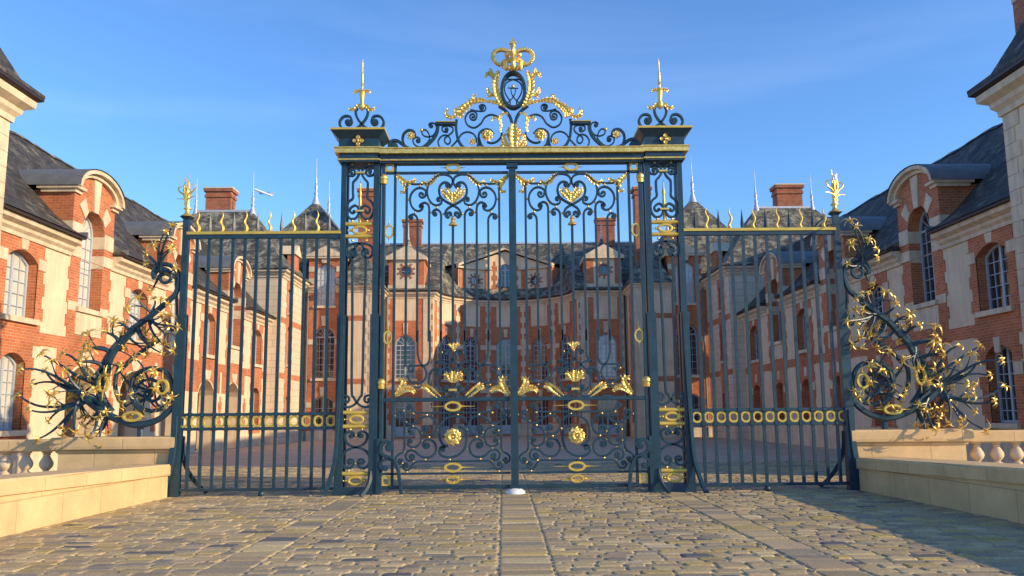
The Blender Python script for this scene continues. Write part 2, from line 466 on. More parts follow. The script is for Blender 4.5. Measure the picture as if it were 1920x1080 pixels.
def hip_roof(mb, x0, x1, y0, y1, z0, ra, rb, zr, flare=0.25, fz=0.10):
    """hipped roof with kicked eaves; ra and rb are the ridge ends (x, y)"""
    c = [(x0, y0), (x1, y0), (x1, y1), (x0, y1)]
    alongx = abs(ra[0] - rb[0]) >= abs(ra[1] - rb[1])
    tops = [ra, rb, rb, ra] if alongx else [ra, ra, rb, rb]
    def lerp(a, b, t): return (a[0] + (b[0] - a[0]) * t, a[1] + (b[1] - a[1]) * t)
    rings = [[(*c[i], z0 - 0.08) for i in range(4)], [(*c[i], z0) for i in range(4)]]
    for t, k in ((flare * .5, .40), (flare, .72)):
        rings.append([(*lerp(c[i], tops[i], t), z0 + (zr - z0) * t * k) for i in range(4)])
    rings.append([(*tops[i], zr) for i in range(4)])
    vs = [p for r in rings for p in r]; fs = [(3, 2, 1, 0)]
    for k in range(len(rings) - 1):
        for j in range(4):
            a = k * 4 + j; b = k * 4 + (j + 1) % 4
            fs.append((a, b, b + 4, a + 4))
    mb.add(vs, fs)
def chimney(parent, x0, x1, y0, y1, z0, z1):
    c = MB(); c.box(x0, x1, y0, y1, z0, z1 - 0.5)
    c.box(x0 - .06, x1 + .06, y0 - .06, y1 + .06, z1 - 0.5, z1 - 0.36)
    c.box(x0 - .02, x1 + .02, y0 - .02, y1 + .02, z1 - 0.36, z1 - 0.16); c.box(x0 - .11, x1 + .11, y0 - .11, y1 + .11, z1 - 0.16, z1)
    o = c.build('chimney', 'chim', parent)
    t = MB(); t.box(x0 - .13, x1 + .13, y0 - .13, y1 + .13, z1 + 0.001, z1 + 0.07); t.build('coping', 'stone', o)
    return o
def spire(parent, x, y, z, h):
    c = MB(); k = h / 2.0; f_ = .62
    c.lathe((x, y, z), [(q * f_, w_) for q, w_ in [(.34 * k, -.35), (.2 * k, 0), (.10 * k, .22 * k), (.15 * k, .28 * k), (.15 * k, .34 * k), (.07 * k, .40 * k), (.12 * k, .55 * k), (.13 * k, .66 * k), (.05 * k, .74 * k), (.09 * k, .80 * k), (.05 * k, .88 * k), (.08 * k, .95 * k), (.035 * k, 1.05 * k), (.03 * k, 1.5 * k), (.012, 2.0 * k)]], 8)
    return c.build('roof_finial', 'lead', parent, smooth=50)

# ------------------------------------------------------------------ ground
g = MB(); g.add([(-3000, -3000, -0.03), (3000, -3000, -0.03), (3000, 3000, -0.03), (-3000, 3000, -0.03)], [(0, 1, 2, 3)])
M['earth'] = mat("sandy earth", (0.30, 0.24, 0.15), 0.95, var=0.3, vscale=0.4)
tag(g.build('ground', 'earth'), kind='structure')
M['court'] = coursed("courtyard setts", (0.70, 0.50, 0.34), (0.54, 0.40, 0.28), (0.70, 0.52, 0.34), 0.22, 0.14, 0.012, rough=0.8, noise=0.35, bump=0.8, nscale=0.8, stain=((0.30, 0.25, 0.20), 1.4, 0.58, 0.5))
g = MB(); g.add([(-13, 9.4, -0.001), (13, 9.4, -0.001), (13, 44, -0.001), (-13, 44, -0.001)], [(0, 1, 2, 3)])
tag(g.build('courtyard', 'court'), kind='structure')
M['joint'] = mat("sandy joint filling", (0.64, 0.50, 0.30), 0.95, var=0.35, vscale=3.0, bump=0.5, bscale=120)
g = MB(); g.add([(-9.5, -14, -0.001), (9.5, -14, -0.001), (9.5, -2, -0.001), (-9.5, -2, -0.001)], [(0, 1, 2, 3)])
g.add([(-13, -2, -0.001), (13, -2, -0.001), (13, 9.4, -0.001), (-13, 9.4, -0.001)], [(0, 1, 2, 3)])
tag(g.build('forecourt', 'joint'), kind='structure')
def setts():
    import numpy as np
    rnd = random.Random(3)
    base = [(.43, .34, .205), (.38, .30, .185), (.36, .29, .195), (.48, .38, .225), (.32, .26, .185), (.42, .32, .205), (.44, .34, .15), (.27, .235, .19), (.50, .41, .25)]
    V = []; Fc = []; C = []
    def stone(x0, x1, y0, y1, ux=1):
        j = 0.018; r = rnd.uniform
        x0 += r(0, j); x1 -= r(0, j); y0 += r(0, j * .8); y1 -= r(0, j * .8)
        if x1 - x0 < .03 or y1 - y0 < .03: return
        h = r(.005, .018); tx, ty = r(-.0035, .0035), r(-.003, .003)
        b = min(.015, (x1 - x0) * .25, (y1 - y0) * .28); o = len(V)
        cx, cy = (x0 + x1) / 2, (y0 + y1) / 2
        pts = []
        # eight-sided rounded outline
        for ins, hz in ((0, -.004), (b * .25, h * .55), (b, h), ):
            a0, a1, c0, c1 = x0 + ins, x1 - ins, y0 + ins, y1 - ins
            q = b * (1.5 if ins < .02 else 1.1)
            for (px, py) in ((a0 + q, c0), (a1 - q, c0), (a1, c0 + q), (a1, c1 - q), (a1 - q, c1), (a0 + q, c1), (a0, c1 - q), (a0, c0 + q)):
                wz = r(-.001, .001) if hz > 0 else 0
                pts.append((px + r(-.003, .003), py + r(-.003, .003), hz + wz + (px - cx) * tx / .12 * .5 * (hz > 0) + (py - cy) * ty / .08 * .5 * (hz > 0)))
        pts.append((cx + r(-.02, .02), cy, h + r(.0, .003)))
        V.extend(pts)
        for k in range(2):
            for i in range(8):
                a = o + k * 8 + i; c = o + k * 8 + (i + 1) % 8
                Fc.append((a, c, c + 8, a + 8))
        for i in range(8): Fc.append((o + 16 + i, o + 16 + (i + 1) % 8, o + 24))
        c = base[min(8, int(rnd.random() ** 1.15 * 9))]; k = r(1.0, 1.30)
        if rnd.random() < .03: c = (.12, .125, .14)
        C.extend([(c[0] * k, c[1] * k, c[2] * k * r(.86, .99), 1)] * 25)
    def strip(x):   # smooth stone bands laid along the drive
        return abs(x) < .26 or abs(abs(x) - 2.85) < .22
    bands = [(-13, -3.07), (-2.63, -.26), (.26, 2.63), (3.07, 13)]
    y = -9.4; row = 0
    while y < 9.4:
        hgt = .175 * rnd.uniform(.85, 1.15)
        for (a, b_) in bands:
            x = a + rnd.uniform(-.2, 0)
            wave = .02
            while x < b_:
                wd = rnd.uniform(.20, .37)
                xx0, xx1 = max(x, a), min(x + wd, b_)
                lim = 6.62 if y < -.3 else 12.6
                if xx0 > -lim and xx1 < lim and (y > -9.4):
                    oy = .03 * math.sin(xx0 * 1.7 + row * .6) + .02 * math.sin(xx0 * 4.1)
                    stone(xx0, xx1, y + oy, y + hgt + oy)
                x += wd
        y += hgt; row += 1
    for xc, hw in ((0, .26), (-2.85, .22), (2.85, .22)):
        y = -9.4
        while y < 9.4:
            l = rnd.uniform(.14, .26) if xc == 0 else rnd.uniform(.22, .42)
            stone(xc - hw, xc + hw, y, y + l); y += l
    me = bpy.data.meshes.new('setts'); me.from_pydata(V, [], Fc)
    me.polygons.foreach_set('use_smooth', [False] * len(me.polygons))
    ca = me.color_attributes.new('tone', 'FLOAT_COLOR', 'POINT')
    ca.data.foreach_set('color', np.array(C, dtype='f').ravel())
    m = bpy.data.materials.new("worn sandstone setts"); m.use_nodes = True; nt = m.node_tree; N = nt.nodes.new; L = nt.links.new
    b = nt.nodes["Principled BSDF"]; b.inputs['Roughness'].default_value = .72; b.inputs['Specular IOR Level'].default_value = .35
    at_ = N("ShaderNodeAttribute"); at_.attribute_name = 'tone'
    tc = N("ShaderNodeTexCoord"); n = N("ShaderNodeTexNoise"); n.inputs['Scale'].default_value = 38; n.inputs['Detail'].default_value = 6; n.inputs['Roughness'].default_value = .7
    L(tc.outputs['Object'], n.inputs[0]); r = N("ShaderNodeValToRGB"); r.color_ramp.elements[0].position = .28; r.color_ramp.elements[0].color = (.55, .55, .55, 1)
    r.color_ramp.elements[1].position = .72; r.color_ramp.elements[1].color = (1.15, 1.12, 1.05, 1); L(n.outputs[0], r.inputs[0])
    mx = N("ShaderNodeMix"); mx.data_type = 'RGBA'; mx.blend_type = 'MULTIPLY'; mx.inputs[0].default_value = 1
    L(at_.outputs['Color'], mx.inputs[6]); L(r.outputs[0], mx.inputs[7]); L(mx.outputs[2], b.inputs['Base Color'])
    bp = N("ShaderNodeBump"); bp.inputs['Strength'].default_value = .7; bp.inputs['Distance'].default_value = .012; L(n.outputs[0], bp.inputs['Height']); L(bp.outputs[0], b.inputs['Normal'])
    me.materials.append(m)
    o = bpy.data.objects.new('cobbled_pavement', me); COL.objects.link(o); tag(o, kind='structure')
setts()

# ------------------------------------------------------------------ side wings
RW = [5.85, 12.95, 20.05, 27.15]; DW = [9.5, 16.5, 23.6]
WX, WEND, EZ = -12.6, 29.0, 6.55
def wing(arcade, label):
    """left wing; arcade: open arches on the ground floor, otherwise bricked niches"""
    root = thing('wing_building', label, 'building', (WX, 16, 0), 'side wings of the chateau')
    fr = FR((WX, 0), (0, 1), (1, 0))
    Y0 = 4.12
    brick = Auto('brick_chain', 'brick', root); bands = MB(); stone = Auto('stone_block', 'stone', root); rev = Auto('window_reveal', 'brick', root); plainrev = Auto('arch_reveal', 'stucco', root)
    up = [opening(u, 1.42, 4.02, 5.50, 0.26) for u in RW]
    dorm = [opening(u, 1.4, 4.65, 6.95, 0.70) for u in DW]
    low = []; arch = []
    if arcade:
        arch = [opening(u, 2.0, 0.02, 2.35, 0.62) for u in (9.5, 12.95, 16.5, 20.05, 23.6)]
        low = [opening(5.72, 1.15, 1.15, 2.85, 0.25), opening(27.15, 1.15, 0.95, 2.6, 0.25)]
    else:
        low = [opening(5.9, 1.15, 1.1, 2.85, 0.25)] + [opening(u, 1.2, 0.92, 2.5, 0.28) for u in sorted(DW + RW[1:])]
    dl = [[p for p in o] for o in dorm]
    # wall below the eaves; the dormer windows run up through it
    wall = MB()
    segs = []
    cut = []
    for u in DW: cut.append((u - 1.3, u + 1.3))
    top = 6.35
    outer = [(Y0, 0), (WEND, 0), (WEND, top)]
    for (a, b) in reversed(cut): outer += [(b, top), (b, 8.0), (a, 8.0), (a, top)]
    outer += [(Y0, top)]
    allop = up + dorm + low + arch
    plate(wall, fr, outer, allop, 0.0, 0)
    wall.build('wall', 'stucco', root)
    # brick chains round the openings
    def ring_ops(us): return us
    for i, u in enumerate(RW):
        plate(brick, fr, tooth(u - 1.12, u + 1.12, 3.35, 6.04), [up[i]], 0.023, 0.023)
    for i, u in enumerate(DW):
        o = opening(u, 1.4, 4.65, 6.95, 0.70)
        plate(brick, fr, tooth(u - 1.33, u + 1.33, 3.35, 6.08) , [rect(u - .7, u + .7, 4.65, 6.07)], 0.023, 0.023)
    # string course
    plate(bands, fr, rect(Y0, WEND, 3.38, 3.72), (), 0.019, 0.019)
    # dormer fronts
    for i, u in enumerate(DW):
        a = 1.3
        ap = []
        for k in range(13):
            t = PI * k / 12; ap.append((u + a * math.cos(t), 8.02 + 0.62 * math.sin(t)))
        plate(brick, fr, [(u - a, 6.08), (u - .701, 6.08), (u - .701, 6.95)] + [p for p in opening(u, 1.402, 4.65, 6.95, 0.70)[3:-1]][::-1][0:0] +
              [(u + (-.701) * math.cos(PI * k / 12), 6.95 + .70 * math.sin(PI * k / 12)) for k in range(1, 12)] + [(u + .701, 6.95), (u + .701, 6.08), (u + a, 6.08)] + ap, (), 0.026, 0.026)
        # stone blocks: keystone, shoulders, bands
        plate(stone, fr, [(u - .14, 7.60), (u + .14, 7.60), (u + .24, 8.60), (u - .24, 8.60)], (), 0.07, 0.05)
        for sgn in (-1, 1):
            q = [(u + sgn * .63, 7.28), (u + sgn * .46, 7.52), (u + sgn * .68, 7.90), (u + sgn * 1.0, 7.62)]
            plate(stone, fr, q, (), 0.06, 0.04)
            plate(stone, fr, rect(*sorted((u + sgn * .705, u + sgn * 1.302)), 6.62, 7.08), (), 0.045, 0.03); fbox(stone, fr, *sorted((u + sgn * 1.3, u + sgn * 1.306)), 6.62, 7.08, -1.36, .02)
            plate(stone, fr, rect(*sorted((u + sgn * .705, u + sgn * 1.302)), 6.08, 6.40), (), 0.045, 0.03)
            plate(stone, fr, rect(*sorted((u + sgn * .70, u + sgn * 1.25)), 4.52, 4.78), (), 0.0245, 0.01)
        plate(stone, fr, rect(u - .80, u + .80, 3.85, 4.5), (), 0.045, 0.025); plate(stone, fr, rect(u - .66, u + .66, 3.95, 4.40), (), 0.06, 0.015)
        # reveals of the tall window: brick with stone bands
        reveal(rev, fr, dorm[i], 0.0, 0.42)
        for zz in (6.0, 6.62):
            for sgn in (-1, 1):
                fbox(stone, fr, *sorted((u + sgn * .70, u + sgn * .692)), zz, zz + .40, -0.37, 0.044)
        # cheeks
        for sgn in (-1, 1):
            fbox(brick, fr, *sorted((u + sgn * 1.0, u + sgn * 1.299)), 6.35, 8.0, -1.35, -0.001)
    # upper windows and their stones
    for i, u in enumerate(RW):
        reveal(rev, fr, up[i], 0.023, 0.32)
        plate(stone, fr, [(u - .13, 5.78), (u + .13, 5.78), (u + .17, 6.04), (u - .17, 6.04)], (), 0.05, 0.03)
        for sgn in (-1, 1):
            plate(stone, fr, rect(*sorted((u + sgn * .73, u + sgn * 1.12)), 5.36, 5.66), (), 0.045, 0.024)
    # ground floor
    if arcade:
        for i, u in enumerate((9.5, 12.95, 16.5, 20.05, 23.6)):
            reveal(plainrev, fr, arch[i], 0.0, 0.65)
            plate(stone, fr, [(u - .22, 2.99), (u + .22, 2.99), (u + .42, 3.38), (u - .42, 3.38)], (), 0.05, 0.05)
            for k, (a, b) in enumerate(((-1.0, -.62), (.62, 1.0))):
                pass
            plate(brick, fr, [(u - 1.65, 2.45), (u - 1.02, 2.45)] + [(u - 1.02 * math.cos(PI * k / 10), 2.40 + .62 * math.sin(PI * k / 10)) for k in range(1, 10)] + [(u + 1.02, 2.45), (u + 1.65, 2.45), (u + 1.65, 3.38), (u - 1.65, 3.38)], (), 0.016, 0.016)
            for zz in (.95, 1.75):
                plate(brick, fr, rect(u + 1.55, u + 1.95, zz, zz + .32), (), 0.022, 0.02)
            plate(brick, fr, tooth(u + 1.62, u + 1.9, 0.95, 2.3, amp=.06), (), 0.012, 0.012)
        # gallery behind the arches
        gal = MB(); gal.box(WX - 1.5, WX - 1.4, 8.0, 25.2, 0, 3.3); gal.box(WX - 3.3, WX - 0.66, 7.9, 8.0, 0, 3.3); gal.box(WX - 3.3, WX - 0.66, 25.2, 25.3, 0, 3.3)
        gal.box(WX - 3.3, WX - 0.02, 7.9, 25.3, 3.31, 3.4)
        gal.build('gallery', 'stucco', root)
        for z_ in (1,):
            pass
        for k, u in enumerate((5.72, 27.15)):
            plate(brick, fr, tooth(u - .98, u + .98, 0.6, 3.38), [low[k]], 0.021, 0.021)
    else:
        for k, o in enumerate(low):
            u = 5.9 if k == 0 else sorted(DW + RW[1:])[k - 1]
            plate(brick, fr, tooth(u - 1.0, u + 1.0, 0.6, 3.38), [o], 0.021, 0.021)
            plate(stone, fr, [(u - .12, 2.9), (u + .12, 2.9), (u + .15, 3.3), (u - .15, 3.3)], (), 0.05, 0.03)
            for sgn in (-1, 1): plate(stone, fr, rect(*sorted((u + sgn * .62, u + sgn * 1.0)), 2.3, 2.62), (), 0.045, 0.024)
            if k > 0:
                reveal(rev, fr, o, 0.02, 0.28)
                plate(rev, fr, o, (), -0.27, 0)
    # plinth
    ps = [(Y0, 8.3), (10.7, 11.8), (14.15, 15.3), (17.7, 18.85), (21.25, 22.4), (24.8, WEND)] if arcade else [(Y0, WEND)]
    for a, b in ps: fbox(stone, fr, a, b, 0, 0.88 if not arcade else 0.5, 0.0, 0.035)
    brick.build('brick_chain', 'brick', root); bands.build('string_course', 'brick', root)
    stone.build('stone_dressing', 'stone', root)
    rev.build('window_reveal', 'brick', root)
    if arcade: plainrev.build('arch_reveal', 'stucco', root)
    for i, u in enumerate(RW):
        window(root, fr, u, 1.42, 4.02, 5.50, 0.26, 0.28, 4, 5, 'curtain' if arcade else 'glass')
    for i, u in enumerate(DW):
        window(root, fr, u, 1.4, 4.65, 6.95, 0.70, 0.38, 4, 6, 'curtain' if arcade else ('curtain' if i == 9 else 'glass'))
    if arcade:
        window(root, fr, 5.72, 1.15, 1.15, 2.85, 0.25, 0.26, 4, 6, 'curtain')
        window(root, fr, 27.15, 1.15, 0.95, 2.6, 0.25, 0.26, 4, 5, 'glass')
        rr = Auto('window_reveal', 'brick', root); reveal(rr, fr, low[0], 0.02, 0.3); reveal(rr, fr, low[1], 0.02, 0.3); rr.build('window_reveal', 'brick', root)
    else:
        window(root, fr, 5.9, 1.15, 1.1, 2.85, 0.25, 0.26, 4, 6, 'glass')
        rr = Auto('window_reveal', 'brick', root); reveal(rr, fr, low[0], 0.02, 0.3); rr.build('window_reveal', 'brick', root)
    # cornice between the dormers, gutter
    cor = Auto('cornice', 'stone', root); gut = Auto('gutter', 'gutter', root); xs = [Y0] + [v for c in cut for v in c] + [WEND]
    for k in range(0, len(xs), 2):
        sweep(cor, [(WX, xs[k]), (WX, xs[k + 1])], cornice_prof(6.05, 6.5, 0.34))
        gut.box(WX + 0.0, WX + 0.46, xs[k], xs[k + 1], 6.502, 6.56); gut.flush()
    cor.build('cornice', 'stone', root)
    gut.build('gutter', 'gutter', root)
    # roof
    RX, RZ = -16.3, 10.78
    roof = MB()
    xa, za = WX + 0.5, 6.565; xb, zb = WX - 0.45, 7.22
    for k in range(0, len(xs), 2):
        y0, y1 = xs[k], xs[k + 1]
        xm, zm = WX + 0.05, 6.82
        roof.add([(xa, y0, za), (xa, y1, za), (xm, y1, zm), (xm, y0, zm), (xb, y1, zb), (xb, y0, zb)], [(0, 1, 2, 3), (3, 2, 4, 5)])
        roof.add([(xa, y0, za), (xm, y0, zm), (xb, y0, zb), (xb, y0, za)], [(0, 1, 2, 3)])
        roof.add([(xa, y1, za), (xm, y1, zm), (xb, y1, zb), (xb, y1, za)], [(3, 2, 1, 0)])
    ya, yb = Y0, WEND + 2.5
    nseg = 60; rp = []
    rnd = random.Random(11)
    for i in range(nseg + 1):
        y = ya + (yb - ya) * i / nseg
        rp.append((y, RZ + rnd.uniform(-.03, .03)))
    for i in range(nseg):
        (y0, z0), (y1, z1) = rp[i], rp[i + 1]
        roof.add([(xb, y0, zb), (xb, y1, zb), (RX, y1, z1), (RX, y0, z0)], [(0, 1, 2, 3)])
        roof.add([(RX, y0, z0), (RX, y1, z1), (2 * RX - xa, y1, za), (2 * RX - xa, y0, za)], [(0, 1, 2, 3)])
    roof.add([(xb, ya, zb), (RX, ya, RZ), (2 * RX - xa, ya, za), (xb, ya, za)], [(0, 1, 2, 3)])
    ro = roof.build('roof', 'slate', root)
    rid = MB()
    for i in range(nseg):
        (y0, z0), (y1, z1) = rp[i], rp[i + 1]
        rid.add([(RX + .14, y0, z0 - .10), (RX + .14, y1, z1 - .10), (RX, y1, z1 + .035), (RX, y0, z0 + .035), (RX - .14, y1, z1 - .10), (RX - .14, y0, z0 - .10)], [(0, 1, 2, 3), (3, 2, 4, 5)])
    rid.build('ridge_tile', 'slate2', ro)
    # dormer roofs, pediments
    for u in DW:
        z_ = MB(); a = 1.5; pr = [(u + a * math.cos(PI * k / 14), 8.10 + 0.78 * math.sin(PI * k / 14)) for k in range(15)]
        n = len(pr); vs = [(WX + .30, p[0], p[1]) for p in pr] + [(WX - 2.6, p[0], p[1]) for p in pr]
        z_.add(vs, [(i, i + 1, i + 1 + n, i + n) for i in range(n - 1)])
        dr = z_.build('dormer_roof', 'zinc', root, smooth=40)
        # raking arch moulding and returns
        pd = Auto('pediment', 'stone', dr)
        inner = [(u + 1.16 * math.cos(PI * k / 14), 8.12 + 0.50 * math.sin(PI * k / 14)) for k in range(15)]
        mid = [(u + 1.32 * math.cos(PI * k / 14), 8.10 + 0.64 * math.sin(PI * k / 14)) for k in range(15)]
        outr = [(u + 1.46 * math.cos(PI * k / 14), 8.085 + 0.765 * math.sin(PI * k / 14)) for k in range(15)]
        plate(pd, fr, mid + inner[::-1], (), 0.14, 0.14); plate(pd, fr, outr + mid[::-1], (), 0.27, 0.27)
        for sgn in (-1, 1):
            fbox(pd, fr, *sorted((u + sgn * .98, u + sgn * 1.40)), 7.92, 8.02, -.9, .10)
            fbox(pd, fr, *sorted((u + sgn * .92, u + sgn * 1.46)), 8.02, 8.11, -1.0, .20)
        pd.build('pediment', 'stone', dr)
        fl = Auto('flashing', 'zinc', dr)
        for sgn in (-1, 1):
            fbox(fl, fr, *sorted((u + sgn * 1.301, u + sgn * 1.36)), 6.55, 6.72, -.2, .5)
        fl.build('flashing', 'zinc', dr)
    # back wall
    bk = MB(); bk.box(-20.2, -20.0, Y0, WEND, 0, 6.5); bk.build('rear_wall', 'stucco', root)
    return root
wl = wing(True, "sunlit left wing with an arcade under brick-framed windows and curved dormers")
wr0 = wing(False, "x")
wr = mirror_tree(wr0, label="shaded right wing with bricked-up niches below its windows and dark slate roof")
def remove_tree(o):
    for ch in list(o.children): remove_tree(ch)
    bpy.data.objects.remove(o)
remove_tree(wr0)

# ------------------------------------------------------------------ corner towers at the gate end of the wings
def tower(label):
    X1, X0, Y0, Y1 = -12.2, -17.4, 1.5, 4.12
    root = thing('corner_tower', label, 'tower', (-14.8, 3, 0), 'corner towers of the wings'); qs = {}
    w_ = MB(); w_.box(X0, X1, Y0, Y1, 0, 9.0); w_.build('wall', 'stucco', root)
    fr = FR((X1, 0), (0, 1), (1, 0)); ff = FR((0, Y0), (1, 0), (0, -1)); q = MB(); rnd = random.Random(5)
    z = 0.9; i = 0
    while z < 8.6:
        h = min(.385, 8.62 - z); l = (.62 if i % 2 else .42)
        for (f_, a, sg) in ((fr, Y1, -1), (fr, Y0, 1), (ff, X1, -1), (ff, X0, 1)):
            b = a + sg * (l if f_ is fr else 1.0 - l + .1)
            a_ = a + (0.0 if f_ is fr else 0.0)
            lo, hi = sorted((a_, b))
            fbox(qs.setdefault((id(f_), a), MB()), f_, lo, hi, z + .006, z + h - .006, 0.001, 0.028)
        z += h; i += 1
    [q_.build('quoin', 'stone', root) for q_ in qs.values()]
    b = Auto('brick_panel', 'brick', root); plate(b, fr, tooth(2.62, 3.25, 1.0, 6.3, amp=.12), (), .021, .02); plate(b, fr, rect(2.62, 3.5, 6.75, 7.1), (), .02, .02); plate(b, fr, rect(2.62, 3.2, 7.6, 8.0), (), .02, .02)
    b.build('brick_panel', 'brick', root)
    p = MB(); p.box(X0 - .05, X1 + .05, Y0 - .05, Y1 - .001, 0, .9); p.build('plinth', 'stone', root)
    c = MB(); sweep(c, [(X0, Y0), (X1, Y0), (X1, Y1), (X0, Y1)], cornice_prof(8.6, 9.25, .42), True); c.build('cornice', 'stone', root)
    g_ = MB(); sweep(g_, [(X0, Y0), (X1, Y0), (X1, Y1), (X0, Y1)], [(.0, 9.26), (.46, 9.26), (.53, 9.30), (.53, 9.38), (0, 9.38)], True); g_.build('gutter', 'gutter', root)
    r = MB(); hip_roof(r, X0 - .52, X1 + .54, Y0 - .52, Y1 + .54, 9.46, (-16, 3.06), (-13.3, 3.06), 12.4, flare=.5)
    r.build('roof', 'slate', root)
    return root
tl = tower("pale stone corner tower in full sun where the left wing starts")
tr = mirror_tree(tl, label="shaded corner tower with a brick chimney where the right wing starts")
qx = at(1911, 40, Y=4.9).x + .32; cc = MB(); cc.box(qx, qx + 1.1, 4.9, 5.6, 8.0, 12.3); cc.box(qx - .03, qx + 1.13, 4.87, 5.63, 13.0, 14.6); c_o = cc.build('chimney', 'chim', tr)
cb = MB(); cb.box(qx - .02, qx + 1.12, 4.88, 5.62, 12.3, 13.0); cb.build('stone_band', 'stone', c_o)

# ------------------------------------------------------------------ corner pavilions (far end of the wings)
def pav_a(label):
    X1, Y0, Y1, Z = -11.9, 29.0, 34.0, 9.1
    root = thing('corner_pavilion', label, 'pavilion', (-16, 31, 0), 'pavilions with hipped roofs')
    fs_ = FR((X1, 0), (0, 1), (1, 0))
    wins = [(30.7, .75, 7.0, 8.3, 0), (30.7, .8, 4.2, 5.9, .4), (30.7, .9, .95, 2.3, .2)]
    ops = [opening(*w_) for w_ in wins]
    w_ = MB(); plate(w_, fs_, rect(Y0, Y1, 0, Z), ops, 0, 0)
    w_.add([(-20.4, Y0, 0), (X1, Y0, 0), (X1, Y0, Z), (-20.4, Y0, Z)], [(0, 1, 2, 3)])
    w_.build('wall', 'ashlar', root)
    b = Auto('brick_chain', 'brick', root); plate(b, fs_, tooth(29.95, 31.45, .8, 8.9), ops, .02, .02)
    plate(b, fs_, rect(29.0, 34, 3.4, 3.7), (), .015, .015); plate(b, fs_, rect(29.0, 34, 6.35, 6.65), (), .015, .015)
    ff = FR((0, Y0), (1, 0), (0, -1)); plate(b, ff, rect(-14.5, -12.3, 6.35, 6.7), (), .015, .015)
    for o in ops: reveal(b, fs_, o, .02, .25)
    b.build('brick_chain', 'brick', root)
    for w4 in wins: window(root, fs_, w4[0], w4[1], w4[2], w4[3], w4[4], .2, 2, 4)
    c = MB(); sweep(c, [(-20.4, Y0), (X1, Y0), (X1, Y1)], cornice_prof(8.75, 9.15, .32)); c.build('cornice', 'stone', root)
    r = MB(); hip_roof(r, -20.9, X1 + .4, Y0 - .4, 35.4, 9.25, (-17.75, 32), (-14.5, 32), 13.1, flare=.22)
    ro = r.build('roof', 'slate2', root)
    e = MB(); e.box(-17.8, -14.45, 31.93, 32.07, 13.04, 13.16); e.build('ridge_tile', 'lead', ro)
    chimney(ro, -17.25, -15.8, 32.1, 33.0, 12.2, 14.45)
    spire(ro, -17.75, 32, 13.1, 2.0); spire(ro, -14.5, 32, 13.1, 2.3)
    # small brick dormer on the courtyard slope
    d = MB(); d.box(-12.35, -11.98, 31.7, 32.9, 9.1, 10.5); do = d.build('dormer', 'brick', ro)
    d2 = MB(); d2.hexa([(-13.2, 31.6, 10.5), (-11.85, 31.6, 10.5), (-11.85, 33.0, 10.5), (-13.2, 33.0, 10.5), (-13.2, 32.25, 11.1), (-11.85, 32.25, 11.1), (-11.85, 32.35, 11.1), (-13.2, 32.35, 11.1)]); d2.build('dormer_roof', 'stone', do)
    return root
pa = pav_a("large hipped pavilion with a wide brick chimney rising behind the left railing")
mirror_tree(pa, label="large hipped pavilion with a wide brick chimney rising behind the right railing")

